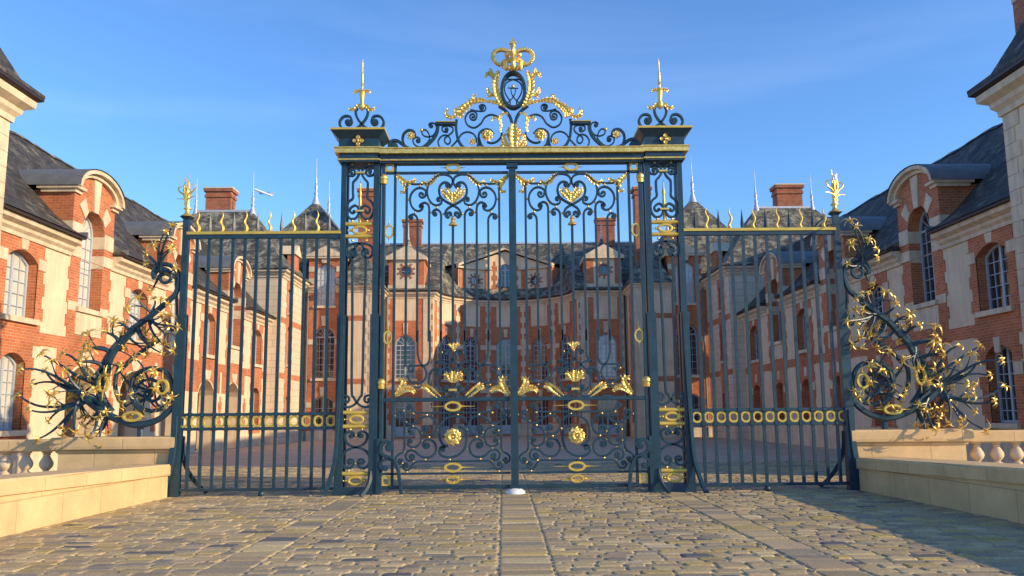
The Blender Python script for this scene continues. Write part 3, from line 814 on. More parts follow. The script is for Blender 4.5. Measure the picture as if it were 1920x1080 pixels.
# ------------------------------------------------------------------ tall brick blocks beside the main building
def block_b(label):
    Y0, Z = 34.5, 9.0; X0, X1 = -12.6, -9.8
    root = thing('brick_block', label, 'building', (-11, 36, 0), 'brick blocks with steep pyramid roofs')
    fr = FR((0, Y0), (1, 0), (0, -1)); xc = -10.75
    ops = [opening(xc, 1.25, 3.6, 6.05, .62), opening(xc, 1.25, .15, 2.3, .25)]
    w_ = MB(); up = opening(xc, 1.15, 7.9, 10.1, .35)
    ou = [(X0, 0), (X1, 0), (X1, Z), (xc + 1.0, Z), (xc + 1.0, 10.75), (xc - 1.0, 10.75), (xc - 1.0, Z), (X0, Z)]
    plate(w_, fr, ou, ops + [up], 0, 0); w_.build('wall', 'brick', root)
    rv = Auto('window_reveal', 'brick', root); [reveal(rv, fr, o, 0, .3) for o in ops + [up]]; rv.build('window_reveal', 'brick', root)
    s = Auto('stone_block', 'stone', root)
    plate(s, fr, [(xc - .15, 6.7), (xc + .15, 6.7), (xc + .2, 7.3), (xc - .2, 7.3)], (), .05, .05)
    plate(s, fr, [(xc - .15, 2.56), (xc + .15, 2.56), (xc + .2, 3.1), (xc - .2, 3.1)], (), .05, .05)
    plate(s, fr, [(xc - .2, 10.48), (xc + .2, 10.48), (xc + .34, 11.0), (xc - .34, 11.0)], (), .09, .09)
    for sg in (-1, 1):
        for zz, hh in ((5.6, .3), (1.9, .3), (9.2, .35), (9.95, .32)):
            plate(s, fr, rect(*sorted((xc + sg * .64, xc + sg * 1.0)), zz, zz + hh), (), .04, .04)
    s.box(X0, X1, Y0 - .04, Y0, 0, .55)
    s.build('stone_dressing', 'stone', root)
    window(root, fr, xc, 1.25, 3.6, 6.05, .62, .25, 4, 6)
    window(root, fr, xc, 1.25, .15, 2.3, .25, .25, 4, 4, solid=.75, sill=False, name='door')
    window(root, fr, xc, 1.15, 7.9, 10.1, .35, .25, 4, 6, 'curtain')
    c = Auto('cornice', 'stone', root); sweep(c, [(X0, Y0), (xc - .62, Y0)], cornice_prof(8.7, 9.1, .28)); sweep(c, [(xc + .62, Y0), (X1, Y0)], cornice_prof(8.7, 9.1, .28)); c.build('cornice', 'stone', root)
    r = MB(); hip_roof(r, -17.6, -7.4, 34.9, 48, 9.15, (-12.45, 39), (-12.45, 43.4), 15.5, flare=.12)
    ro = r.build('roof', 'slate2', root)
    ea = Auto('eaves', 'slate2', ro)
    for a, b_ in ((X0, xc - 1.01), (xc + 1.01, X1)):
        ea.add([(a, 34.1, 9.12), (b_, 34.1, 9.12), (b_, 35.6, 10.0), (a, 35.6, 10.0)], [(0, 1, 2, 3)]); ea.flush()
    ea.build('eaves', 'slate2', ro)
    spire(ro, -12.45, 39, 15.5, 2.9); spire(ro, -12.5, 43.4, 15.5, 2.6)
    p = MB(); zz = 10.75
    p.hexa([(xc - 1.2, 34.3, zz), (xc + 1.2, 34.3, zz), (xc + 1.2, 36.6, zz), (xc - 1.2, 36.6, zz), (xc - 1.2, 34.3, zz + .12), (xc + 1.2, 34.3, zz + .12), (xc + 1.2, 36.6, zz + .12), (xc - 1.2, 36.6, zz + .12)])
    p.hexa([(xc - 1.25, 34.25, zz + .12), (xc + 1.25, 34.25, zz + .12), (xc + 1.25, 37, zz + .12), (xc - 1.25, 37, zz + .12), (xc - .03, 34.25, zz + .72), (xc + .03, 34.25, zz + .72), (xc + .03, 37, zz + .72), (xc - .03, 37, zz + .72)])
    p.build('dormer_pediment', 'stone', root)
    ck = Auto('dormer_cheek', 'brick', root); ck.box(xc - .98, xc - .7, 34.75, 36.2, 9, 10.74); ck.flush(); ck.box(xc + .7, xc + .98, 34.75, 36.2, 9, 10.74); ck.build('dormer_cheek', 'brick', root)
    pp = MB(); pp.lathe((X0 + .85, Y0 - .1, 0), [(.06, 0), (.06, 8.8)], 8); pp.build('downpipe', 'zinc', root, smooth=60)
    return root
bb = block_b("tall brick block with a pyramid slate roof seen through the left railing")
mirror_tree(bb, label="tall brick block with a pyramid slate roof seen through the right railing")

# ------------------------------------------------------------------ narrow pavilions next to the main building
def pav_c(label):
    X0, X1, Y0, Y1, Z = -9.8, -7.65, 34.0, 37.5, 9.0
    root = thing('narrow_pavilion', label, 'pavilion', (-8.7, 35, 0), 'narrow pavilions with tall chimneys')
    w_ = MB(); w_.box(X0, X1, Y0, Y1, 0, Z); w_.build('wall', 'stucco', root)
    ff = FR((0, Y0), (1, 0), (0, -1)); fs_ = FR((X1, 0), (0, 1), (1, 0)); q = MB(); z = .85; i = 0
    while z < 8.65:
        l = (.55, .38)[i % 2]
        fbox(q, ff, X1 - l, X1, z + .008, z + .372, .001, .025); fbox(q, fs_, Y0, Y0 + .9 - l, z + .008, z + .372, .001, .025)
        z += .38; i += 1
    q.build('quoin', 'stone', root)
    b = Auto('brick_band', 'brick', root)
    for zz in (6.95, 3.25): fbox(b, ff, X0, X1 - .6, zz, zz + .3, .001, .02)
    plate(b, fs_, tooth(35.1, 36.4, .85, 8.6), (), .02, .02); b.build('brick_band', 'brick', root)
    p = MB(); p.box(X0, X1 + .04, Y0 - .04, Y0, 0, .85); p.build('plinth', 'stone', root)
    c = MB(); sweep(c, [(X0, Y0), (X1, Y0), (X1, Y1)], cornice_prof(8.65, 9.05, .32)); c.build('cornice', 'stone', root)
    r = MB(); hip_roof(r, X0 - .1, X1 + .4, Y0 - .38, 41, 9.1, (-8.95, 36.1), (-8.95, 38.5), 11.9, flare=.2)
    ro = r.build('roof', 'slate2', root)
    chimney(ro, -9.3, -8.3, 37.0, 38.0, 9.5, 15.7)
    spire(ro, -10.3, 37.0, 12.9, 1.9)
    return root
pc = pav_c("narrow cream pavilion with a tall brick chimney behind the left gate pillar")
mirror_tree(pc, label="narrow shaded pavilion with a tall brick chimney behind the right gate pillar")

# ------------------------------------------------------------------ main building
def main_building():
    root = thing('main_building', "main chateau building with a concave front, central pediment and round windows", 'building', (0, 42, 0))
    R = 4.6; arc = ARC(0.0, 37.5, R); Z = 9.0; TH = [0, 30, -30, 58, -58]
    wall = MB(); stone = Auto('stone_block', 'stone', root); stu = Auto('render_panel', 'stucco', root); rv = Auto('window_reveal', 'brick', root)
    # concave centre
    ops = []
    for t in TH:
        u = math.radians(t) * R; w_ = 1.3 if t == 0 else 1.1
        ops += [(t, opening(u, w_, 3.65 if t else 3.3, 6.0, .55), opening(u, w_, .1, 2.25, .28))]
    U = R * PI / 2
    plate(wall, arc, rect(-U, U, 0, Z), [o for t in ops for o in t[1:]], 0, 0)
    for t, o1, o2 in ops:
        u = math.radians(t) * R
        reveal(rv, arc, o1, 0, .25); reveal(rv, arc, o2, 0, .25)
        plate(stu, arc, rect(u - .62, u + .62, 7.3, 8.72), (), .02, .02)
        plate(stone, arc, [(u - .1, 6.6), (u + .1, 6.6), (u + .14, 7.15), (u - .14, 7.15)], (), .04, .04)
        plate(stone, arc, [(u - .13, 2.58), (u + .13, 2.58), (u + .17, 3.05), (u - .17, 3.05)], (), .04, .04)
    for t in (-73, -44, -15, 15, 44, 73):
        u = math.radians(t) * R
        plate(stone, arc, tooth(u - .17, u + .17, .85, 8.7, amp=.10, st=.38), (), .022, .022)
        plate(stone, arc, rect(u - .55, u + .55, 5.75, 6.05), (), .026, .026)
        plate(stone, arc, rect(u - .6, u + .6, 2.85, 3.2), (), .026, .026)
    plate(stone, arc, rect(-U, -U + .55, 0, 8.7), (), .03, .03); plate(stone, arc, rect(U - .55, U, 0, 8.7), (), .03, .03)
    for a, b in ((-U, -5.2), (-4.0, -3.0), (-1.8, -.66), (.66, 1.8), (3.0, 4.0), (5.2, U)): plate(stone, arc, rect(a, b, 0, .8), (), .04, .04)
    # straight bays
    fr = FR((0, 37.5), (1, 0), (0, -1))
    bays = []
    for sg in (-1, 1):
        xc = sg * 6.3; o1 = opening(xc, 1.3, 3.65, 5.75, .65); o2 = opening(xc, 1.3, .1, 2.35, .28); bays.append((xc, o1, o2))
        plate(wall, fr, rect(*sorted((sg * 7.7, sg * 4.6)), 0, Z), [o1, o2], 0, 0)
        reveal(rv, fr, o1, 0, .25); reveal(rv, fr, o2, 0, .25)
        plate(stu, fr, rect(xc - .75, xc + .75, 7.3, 8.72), (), .02, .02)
        plate(stone, fr, [(xc - .12, 6.45), (xc + .12, 6.45), (xc + .16, 7.15), (xc - .16, 7.15)], (), .04, .04)
        plate(stone, fr, tooth(*sorted((sg * 7.65, sg * 7.3)), .8, 8.7, l=sg > 0, r=sg < 0), (), .03, .03)
        plate(stone, fr, tooth(*sorted((sg * 5.2, sg * 4.6)), .8, 8.7, l=sg > 0, r=sg < 0), (), .03, .03)
        for a, b in ((xc - 1.35, xc - .66), (xc + .66, xc + 1.0)): plate(stone, fr, rect(a, b, 0, .8), (), .04, .04)
        plate(stone, fr, rect(xc - 1.0, xc + 1.0, 3.0, 3.3), (), .026, .026)
    wall.build('wall', 'brick', root); stu.build('render_panel', 'stucco', root); stone.build('stone_dressing', 'stone', root); rv.build('window_reveal', 'brick', root)
    for t in TH:
        u = math.radians(t) * R; w_ = 1.3 if t == 0 else 1.1
        window(root, arc, u, w_, 3.65 if t else 3.3, 6.0, .55, .2, 4, 7, {30: 'redreflection', -30: 'redreflection'}.get(t, 'glass'), bar=.035)
        window(root, arc, u, w_, .1, 2.25, .28, .2, 4, 4, 'redreflection' if abs(t) == 30 else 'glass', solid=.6, sill=False, name='door', bar=.035)
    for xc, _, _ in bays:
        window(root, fr, xc, 1.3, 3.65, 5.75, .65, .2, 4, 7, 'glass' if xc < 0 else 'curtain', bar=.035)
        window(root, fr, xc, 1.3, .1, 2.35, .28, .2, 4, 4, 'glass', solid=.6, sill=False, name='door', bar=.035)
    # cornice following the plan
    line = [(-7.65, 37.5), (-4.6, 37.5)] + [arc.P(math.radians(t) * R, 0)[:2] for t in range(-84, 85, 6)] + [(4.6, 37.5), (7.65, 37.5)]
    c = MB(); sweep(c, line, cornice_prof(8.7, 9.1, .30)); c.build('cornice', 'stone', root)
    gt = MB(); sweep(gt, line, [(0, 9.105), (.36, 9.105), (.38, 9.2), (0, 9.2)]); gt.build('gutter', 'gutter', root)
    # roof: ruled from the curved eaves to the straight ridge
    RY, RZ = 45.2, 13.72; roof = MB(); xs = [-12 + .25 * i for i in range(97)]
    def eave(x):
        ax = abs(x)
        if ax >= 4.2: return 37.15
        return 37.5 + math.sqrt(4.22 ** 2 - ax * ax) - .02 if ax < 4.2 else 37.2
    rows = [0, .06, .12, .3, .5, .75, 1.0]
    vs = []
    for x in xs:
        e = eave(x)
        for t in rows:
            k = {0: 0, .06: .035, .12: .085}.get(t, t - .02 * (1 - t) )
            vs.append((x, e + (RY - e) * t, 9.21 + (RZ - 9.21) * k))
        vs.append((x, 53, 9.2))
    K = len(rows) + 1; fs = []
    for i in range(len(xs) - 1):
        for j in range(K - 1):
            if xs[i] >= 0 and False: continue
            fs.append((i * K + j, (i + 1) * K + j, (i + 1) * K + j + 1, i * K + j + 1))
    roof.add(vs, fs); ro = roof.build('roof', 'slate2', root)
    rt = MB()
    for i in range(48): rt.box(-12 + i * .5, -11.52 + i * .5, RY - .1, RY + .1, RZ - .03, RZ + .09)
    rt.build('ridge_tile', 'lead', ro)
    chimney(ro, -7.35, -6.05, 44.7, 45.5, 12.5, 15.45); chimney(ro, 6.7, 8.0, 44.7, 45.5, 12.5, 15.45)
    # attic with pediment over the concave front
    at_ = MB(); dd = -.30; A = 3.25; so_ = MB(); ab = Auto('brick_panel', 'brick', None)
    plate(at_, arc, [(-A, 9.2), (A, 9.2), (A, 11.35), (0, 12.62), (-A, 11.35)], [opening(0, .95, 9.45, 11.3, .42), [(-2.0 + .36 * math.cos(2 * PI * k / 16), 10.5 + .36 * math.sin(2 * PI * k / 16)) for k in range(16)], [(2.0 + .36 * math.cos(2 * PI * k / 16), 10.5 + .36 * math.sin(2 * PI * k / 16)) for k in range(16)]], dd, .0)
    ao = at_.build('attic', 'stucco', root); ab.a = ('brick_panel', 'brick', ao, None)
    def seg(mb, u0, z0, u1, z1, t, d0, d1):
        for k in range(8):
            a, b = k / 8, (k + 1) / 8
            p = [(u0 + (u1 - u0) * a, z0 + (z1 - z0) * a), (u0 + (u1 - u0) * b, z0 + (z1 - z0) * b)]
            mb.hexa([arc.P(p[0][0], p[0][1], d1), arc.P(p[1][0], p[1][1], d1), arc.P(p[1][0], p[1][1], d0), arc.P(p[0][0], p[0][1], d0),
                     arc.P(p[0][0], p[0][1] + t, d1), arc.P(p[1][0], p[1][1] + t, d1), arc.P(p[1][0], p[1][1] + t, d0), arc.P(p[0][0], p[0][1] + t, d0)])
    for sg in (-1, 1):
        seg(so_, sg * (A + .2), 11.38, 0, 12.72, .16, dd, dd + .3); seg(so_, sg * (A + .15), 11.28, sg * .9, 11.28, .13, dd, dd + .2)
        for (a, b) in ((2.85, 3.2), (1.05, 1.35)): plate(ab, arc, rect(*sorted((sg * a, sg * b)), 9.25, 11.27), (), dd + .03, .03)
        plate(ab, arc, tooth(*sorted((sg * .52, sg * .85)), 9.25, 11.9, amp=.1), (), dd + .033, .03)
    for sg in (-1, 1):
        sd_ = MB(); p = [arc.P(sg * A, z, d) for (z, d) in ((9.2, dd), (9.2, -2.6), (11.35, -2.6), (11.35, dd))]
        ab.add(p, [(0, 1, 2, 3) if sg < 0 else (3, 2, 1, 0)]); ab.flush()
    so_.build('pediment', 'stone', ao); ab.build('brick_panel', 'brick', ao)
    rf = MB()
    for sg in (-1, 1):
        for k in range(8):
            a, b = k / 8, (k + 1) / 8
            def q(t, d): u = sg * (A + .25) * (1 - t); return arc.P(u, 11.52 + 1.36 * t, d)
            rf.add([q(a, dd + .34), q(b, dd + .34), q(b, -3.6), q(a, -3.6)], [(0, 1, 2, 3)])
    rf.build('attic_roof', 'slate2', ao)
    window(ao, arc, 0, .95, 9.45, 11.3, .42, .45, 4, 5, 'glass', sill=False)
    def oculus(parent, fr_, u, z, r, d):
        o = MB(); rg = [(u + (r + .03) * math.cos(2 * PI * k / 20), z + (r + .03) * math.sin(2 * PI * k / 20)) for k in range(20)]
        inn = [(u + (r - .07) * math.cos(2 * PI * k / 20), z + (r - .07) * math.sin(2 * PI * k / 20)) for k in range(20)]
        plate(o, fr_, rg, [inn], d + .03, .05)
        for k in range(10):
            t = 2 * PI * k / 10 + .31; c, s_ = math.cos(t), math.sin(t)
            a = [(r + .05, -.035), (r + .05, .035), (r + .19, .07), (r + .19, -.07)]
            plate(o, fr_, [(u + x * c - y * s_, z + x * s_ + y * c) for x, y in a], (), d + .035, .03)
        oo = o.build('round_window', 'chim', parent)
        p = MB(); plate(p, fr_, [(u + (r + .02) * math.cos(2 * PI * k / 20), z + (r + .02) * math.sin(2 * PI * k / 20)) for k in range(20)], (), d - .12, 0); po = p.build('pane', 'glass', oo)
        b = MB(); fbox(b, fr_, u - .015, u + .015, z - r, z + r, d - .1, d - .07); fbox(b, fr_, u - r, u + r, z - .015, z + .015, d - .1, d - .07); b.build('glazing_bar', 'frame', oo)
    oculus(ao, arc, -2.0, 10.5, .34, dd); oculus(ao, arc, 2.0, 10.5, .34, dd)
    # dormers over the straight bays
    for sg in (-1, 1):
        xc = sg * 6.3; fd = FR((0, 37.75), (1, 0), (0, -1)); d_ = MB()
        plate(d_, fd, rect(xc - 1.12, xc + 1.12, 9.3, 11.3), [[(xc + .40 * math.cos(2 * PI * k / 16), 10.5 + .40 * math.sin(2 * PI * k / 16)) for k in range(16)]], 0, 0)
        do = d_.build('dormer', 'stucco', root)
        b = Auto('brick_panel', 'brick', do)
        for s2 in (-1, 1): fbox(b, fd, *sorted((xc + s2 * 1.12, xc + s2 * .68)), 9.6, 11.2, -2.8, .03)
        b.build('brick_panel', 'brick', do)
        s_ = Auto('pediment', 'stone', do); fbox(s_, fd, xc - 1.16, xc + 1.16, 9.3, 9.6, -.4, .06); fbox(s_, fd, xc - 1.3, xc + 1.3, 11.22, 11.4, -3.0, .22)
        s_.hexa([fd.P(xc - 1.3, 11.41, .2), fd.P(xc + 1.3, 11.41, .2), fd.P(xc + 1.3, 11.41, -3.2), fd.P(xc - 1.3, 11.41, -3.2), fd.P(xc - .02, 12.12, .2), fd.P(xc + .02, 12.12, .2), fd.P(xc + .02, 12.12, -3.2), fd.P(xc - .02, 12.12, -3.2)])
        s_.build('pediment', 'stone', do)
        oculus(do, fd, xc, 10.5, .38, 0)
        n = MB(); n.lathe((xc, 38.7, 11.5), [(.95, 0), (.5, .35), (.24, .8), (.08, 1.2)], 4); nc = n.build('roof_cap', 'slate2', do); n = MB(); n.lathe((xc, 38.7, 12.7), [(.07, 0), (.1, .08), (.05, .2), (.03, .9), (.01, 1.2)], 8); n.build('finial', 'lead', nc)
    pp = Auto('downpipe', 'gutter', root, 60)
    for x, y in ((-7.5, 37.38), (7.5, 37.38)): pp.lathe((x, y, 0), [(.06, 0), (.06, 8.8)], 8); pp.flush()
    return root
main_building()

# ------------------------------------------------------------------ balustrades and bridge parapets
def balustrade(label):
    root = thing('stone_balustrade', label, 'balustrade', (-9, 0, 0), 'stone balustrades beside the gate')
    p = MB(); p.box(-8.36, -6.32, -.02, .42, .0, .84, .008); p.build('pier', 'ochre', root)
    c = MB(); prof = [(0, .80), (.03, .82), (.04, .86), (.10, .88), (.11, .93), (.11, 1.07), (.09, 1.095), (-.1, 1.10)]
    sweep(c, [(-8.36, .42), (-8.36, -.02), (-6.32, -.02), (-6.32, .42)], prof); c.add([(-8.40, -.06, 1.0985), (-6.28, -.06, 1.0985), (-6.28, .46, 1.0985), (-8.40, .46, 1.0985)], [(0, 1, 2, 3)])
    c.build('coping', 'ochre', root)
    r = MB(); r.box(-12.2, -8.48, .10, .46, .84, 1.06, .02); r.build('rail', 'ochre', root)
    b = MB(); b.box(-12.2, -8.37, .06, .50, 0, .42, .01); b.build('base', 'ochre', root)
    prof = [(.09, .421), (.09, .46), (.055, .475), (.05, .49), (.105, .545), (.125, .60), (.115, .65), (.075, .72), (.055, .76), (.07, .775), (.07, .79), (.055, .80), (.09, .81), (.09, .839)]
    first = None
    for k in range(10):
        x = -8.72 - .375 * k
        if x < -12.1: break
        if first is None:
            m_ = MB(); m_.lathe((x, .28, 0), prof, 14); first = m_.build('baluster', 'white' if False else 'stone', root, smooth=40)
        else:
            o = first.copy(); o.location = (-.375 * k, 0, 0); o.parent = root; COL.objects.link(o)
    return root
bl = balustrade("sunlit stone pier and balustrade joining the left railing to the left wing")
mirror_tree(bl, label="stone pier and balustrade joining the right railing to the right wing")
def parapet(label):
    root = thing('bridge_parapet', label, 'parapet', (-6.6, -5, 0), 'low parapets along the drive')
    ys = [-.14 - .75 * i for i in range(17)]
    def xi(y): return -6.29 + .022 * (y + .14)
    def zt(y): return .60 - .022 * (y + .14)
    b = MB(); c = MB()
    prof = [(0.0, -.20), (.035, -.20), (.04, -.19), (.04, -.035), (.015, 0), (-.60, .012), (-.66, -.02), (-.66, -.2)]
    vs = []; K = len(prof)
    for y in ys:
        for d, h in prof: vs.append((xi(y) + d, y, zt(y) + h))
    fs = [(i * K + k, i * K + k + 1, (i + 1) * K + k + 1, (i + 1) * K + k) for i in range(len(ys) - 1) for k in range(K - 1)]
    fs += [tuple(range(K - 1, -1, -1)), tuple((len(ys) - 1) * K + k for k in range(K))]
    c.add(vs, fs); c.build('coping', 'ochre', root)
    for i in range(len(ys) - 1):
        y0, y1 = ys[i], ys[i + 1]
        b.add([(xi(y0), y0, -.03), (xi(y1), y1, -.03), (xi(y1), y1, zt(y1) - .199), (xi(y0), y0, zt(y0) - .199)], [(0, 1, 2, 3)])
    b.add([(xi(ys[0]) - .6, ys[0], -.03), (xi(ys[0]), ys[0], -.03), (xi(ys[0]), ys[0], .4), (xi(ys[0]) - .6, ys[0], .4)], [(3, 2, 1, 0)])
    b.build('wall', 'ochre', root)
    return root
pl = parapet("sunlit low stone parapet running from the left post towards the viewer")
mirror_tree(pl, label="shaded low stone parapet running from the right post towards the viewer")

# ------------------------------------------------------------------ wrought iron tools (traced paths laid in real upright planes)
def cat(pts, n=5):
    if len(pts) < 3: return list(pts)
    out = []
    P = [tuple(2 * a - b for a, b in zip(pts[0], pts[1]))] + list(pts) + [tuple(2 * a - b for a, b in zip(pts[-1], pts[-2]))]
    for i in range(1, len(P) - 2):
        for k in range(n):
            t = k / n; q = []
            for c in range(len(pts[0])):
                p0, p1, p2, p3 = P[i - 1][c], P[i][c], P[i + 1][c], P[i + 2][c]
                q.append(.5 * (2 * p1 + (p2 - p0) * t + (2 * p0 - 5 * p1 + 4 * p2 - p3) * t * t + (3 * p1 - p0 - 3 * p2 + p3) * t ** 3))
            out.append(tuple(q))
    out.append(tuple(pts[-1])); return out
def curl(frm, c, turns, end=.22):
    """spiral from point frm about c; positive turns run clockwise on the picture"""
    dx, dy = frm[0] - c[0], frm[1] - c[1]; r = math.hypot(dx, dy); a = math.atan2(dy, dx); n = max(5, int(abs(turns) * 14)); out = []
    for i in range(1, n + 1):
        t = i / n; rr = r * (1 - t * (1 - end)); aa = a + 2 * PI * turns * t
        out.append((c[0] + rr * math.cos(aa), c[1] + rr * math.sin(aa)))
    return out
def Zm(ox, oy, s): return lambda p: (ox + p[0] / s, oy + p[1] / s)
def path(items, z=None, n=5):
    """points, with ('c', x, y, turns) at either end for a scroll"""
    pre = post = None; it = list(items)
    if it[0][0] == 'c': pre = it.pop(0)
    if it[-1][0] == 'c': post = it.pop()
    pts = cat(it, n) if len(it) > 2 else list(it)
    if pre: pts = curl(pts[0], (pre[1], pre[2]), pre[3])[::-1] + pts
    if post: pts = pts + curl(pts[-1], (post[1], post[2]), post[3])
    return [z(p) for p in pts] if z else pts
def W(pts, Y=0.0): return [tuple(G(p[0], p[1], Y)) for p in pts]
def refl(pts, xc): return [(2 * xc - p[0], p[1], p[2]) for p in pts]
def scroll(parent, pts, w_=.045, d=.045, eye=True, name='scroll', m_='navy', eyes=(True, True), taper=False):
    mb = MB(); N = len(pts); w_ *= .87
    wide = None
    if taper: wide = [w_ * (.45 + .55 * min(1, min(i, N - 1 - i) / (N * .22))) for i in range(N)]
    mb.ribbon(pts, w_, d, wide=wide)
    if eye:
        for k, e in ((0, eyes[0]), (-1, eyes[1])):
            if e: p = pts[k]; mb.lathe((p[0], p[1], p[2]), [(w_ * .62, -d * .62), (w_ * .72, -d * .5), (w_ * .72, d * .5)], 10, axis='y')
    return mb.build(name, m_, parent, smooth=45)
def bead(parent, p, r=.024, name='gilded_bead'):
    mb = MB(); mb.ball((p[0], p[1], p[2]), r, 8, 5); return mb.build(name, 'gold', parent, smooth=70)
def oval(parent, c, rx, rz, w_=.045, d=.03, name='gilded_ring', mat_='goldpaint'):
    pts = [(c[0] + rx * math.cos(2 * PI * k / 28), c[1], c[2] + rz * math.sin(2 * PI * k / 28)) for k in range(28)]
    mb = MB(); mb.ribbon(pts, w_, d, closed=True); return mb.build(name, mat_, parent, smooth=50)
def spike(parent, a, b, r=.018, name='gilded_spike', mat_='goldpaint'):
    a, b = Vector(a), Vector(b); L = (b - a).length; t = [0, .08, .12, .2, .28, .36, 1]; rr = [r * .8, r * 1.5, r * .7, r * 1.2, r * .6, r * .55, r * .15]
    mb = MB(); mb.tube([a + (b - a) * x for x in t], rr, 7); return mb.build(name, mat_, parent, smooth=50)
def leafmesh(mb, pts, wmax, lobes=5, thick=.02, tip=.12, curlf=0.0, side=0, bulge=.38):
    """acanthus leaf: a lobed, ridged blade along pts; side 0 both edges, 1 or -1 one edge only"""
    N = len(pts); L = []
    vs = []
    for i in range(N):
        t = i / (N - 1); a = Vector(pts[max(0, i - 1)]); b = Vector(pts[min(N - 1, i + 1)]); tg = (b - a).normalized()
        nn = Vector((-tg.z, 0, tg.x)); nn = nn.normalized() if nn.length > 1e-6 else Vector((1, 0, 0))
        env = math.sin(PI * min(1, (t * .86 + .10))) ** .7
        ph = (t * lobes) % 1.0; lob = .52 + .48 * (1 - ph) ** .6 if i < N - 1 else .1
        wd = wmax * env * lob; wr_ = wmax * .20 * env
        p = Vector(pts[i]); y = -bulge * wmax * env; flip = curlf * wmax * lob
        l = wd if side >= 0 else wr_; r = wd if side <= 0 else wr_
        vs += [p + nn * l + Vector((0, -flip * .2, 0)), p + nn * l * .5 + Vector((0, y * .75, 0)), p + Vector((0, y * .35, 0)), p - nn * r * .5 + Vector((0, y * .75, 0)), p - nn * r + Vector((0, -flip * .2, 0)), p - nn * r * .5 + Vector((0, thick, 0)), p + nn * l * .5 + Vector((0, thick, 0))]
    q = 7; fs = []
    for i in range(N - 1):
        for k in range(q):
            a = i * q + k; b = i * q + (k + 1) % q; fs.append((a, a + q, b + q, b))
    fs.append(tuple(range(q))); o = (N - 1) * q; fs.append(tuple(range(o + q - 1, o - 1, -1)))
    mb.add(vs, fs)
def leafy(mb, pts, wmax, lobes=5, thick=.02, bulge=.38, side=0, curlf=0.0):
    leafmesh(mb, pts, wmax * .78, max(2, lobes), thick, bulge=bulge)
    N = len(pts); P = [Vector(p) for p in pts]; nl = lobes + 2
    for k in range(nl):
        t = .06 + .84 * k / (nl - 1); i = min(N - 2, int(t * (N - 1))); tg = (P[i + 1] - P[max(0, i - 1)]).normalized(); nn = Vector((-tg.z, 0, tg.x))
        env = math.sin(PI * min(1, t * .80 + .14)) ** .8; Lf = wmax * (.25 + .72 * env)
        for s in (-1, 1):
            q = []; R = []
            for j in range(6):
                u = j / 5; q.append(P[i] + tg * Lf * (.25 * u + .75 * u * u) + nn * s * Lf * (.95 * u - .25 * u * u) + Vector((0, -Lf * (.05 + .30 * math.sin(PI * u * .8)), 0)))
                R.append(max(.002, wmax * .24 * (.45, 1.0, 1.05, .85, .5, .1)[j] * (.5 + .5 * env)))
            mb.tube(q, R, 6, flat=1.1, fy=.38)
def leaf(parent, pts, wmax, lobes=5, name='acanthus_leaf', extra=(), **k):
    mb = MB(); leafy(mb, pts, wmax, lobes, **k)
    for e in extra: leafy(mb, *e)
    return mb.build(name, 'gold', parent, smooth=38)
def resamp(pts, n):
    P = [Vector(p) for p in pts]; d = [0]
    for a, b in zip(P, P[1:]): d.append(d[-1] + (b - a).length)
    out = []; j = 0
    for i in range(n):
        s = d[-1] * i / (n - 1)
        while j < len(d) - 2 and d[j + 1] < s: j += 1
        t = (s - d[j]) / max(1e-9, d[j + 1] - d[j]); out.append(tuple(P[j].lerp(P[j + 1], t)))
    return out
def tl_(items, z, n=26, Y=0.0): return resamp(W(path(items, z), Y), n)
def rosette(parent, c, r, n=8, swirl=.5, name='gilded_rosette'):
    mb = MB(); c = Vector(c)
    for lay, (rr, nn, y0) in enumerate(((r, n, 0), (r * .62, n - 1, -.02 - r * .12))):
        for k in range(nn):
            a = 2 * PI * (k + .5 * lay) / nn; pts = []
            for i in range(7):
                t = i / 6; aa = a + swirl * t; q = rr * (.12 + .88 * t)
                pts.append((c.x + q * math.cos(aa), c.y + y0 - r * .35 * math.sin(PI * t * .8), c.z + q * math.sin(aa)))
            leafmesh(mb, pts, rr * .34, 2, thick=.012, bulge=.35)
    mb.ball((c.x, c.y - r * .38, c.z), r * .2, 10, 6)
    return mb.build(name, 'gold', parent, smooth=40)
def flower5(parent, c, r, n=5, name='gilded_flower'):
    mb = MB(); c = Vector(c)
    for k in range(n):
        a = 2 * PI * k / n + PI / 2; pc = c + Vector((math.cos(a), -.1, math.sin(a))) * r * .6
        mb.lathe(pc, [(.02 * r, r * .05), (.40 * r, -.02 * r), (.30 * r, -.2 * r), (.05 * r, -.12 * r)], 9, axis='y')
    mb.ball(c + Vector((0, -.2 * r, 0)), r * .24, 8, 5)
    return mb.build(name, 'gold', parent, smooth=45)

def bar(parent, x0, z0, x1, z1, w_=.045, d=.045, name='bar', Y=0.0, m_='navy'):
    mb = MB(); mb.ribbon([(x0, Y, z0), (x1, Y, z1)], w_, d); return mb.build(name, m_, parent)
def zbox(parent, x0, x1, z0, z1, y0, y1, name, m_='navy', bev=.004):
    mb = MB(); mb.box(x0, x1, y0, y1, z0, z1, bev); return mb.build(name, m_, parent)
def gx(px, py, Y=0.0): return G(px, py, Y).x
def gz(px, py, Y=0.0): return G(px, py, Y).z
XG = (gx(964, 600) + gx(963, 400)) / 2
def sym_shift(p): return p

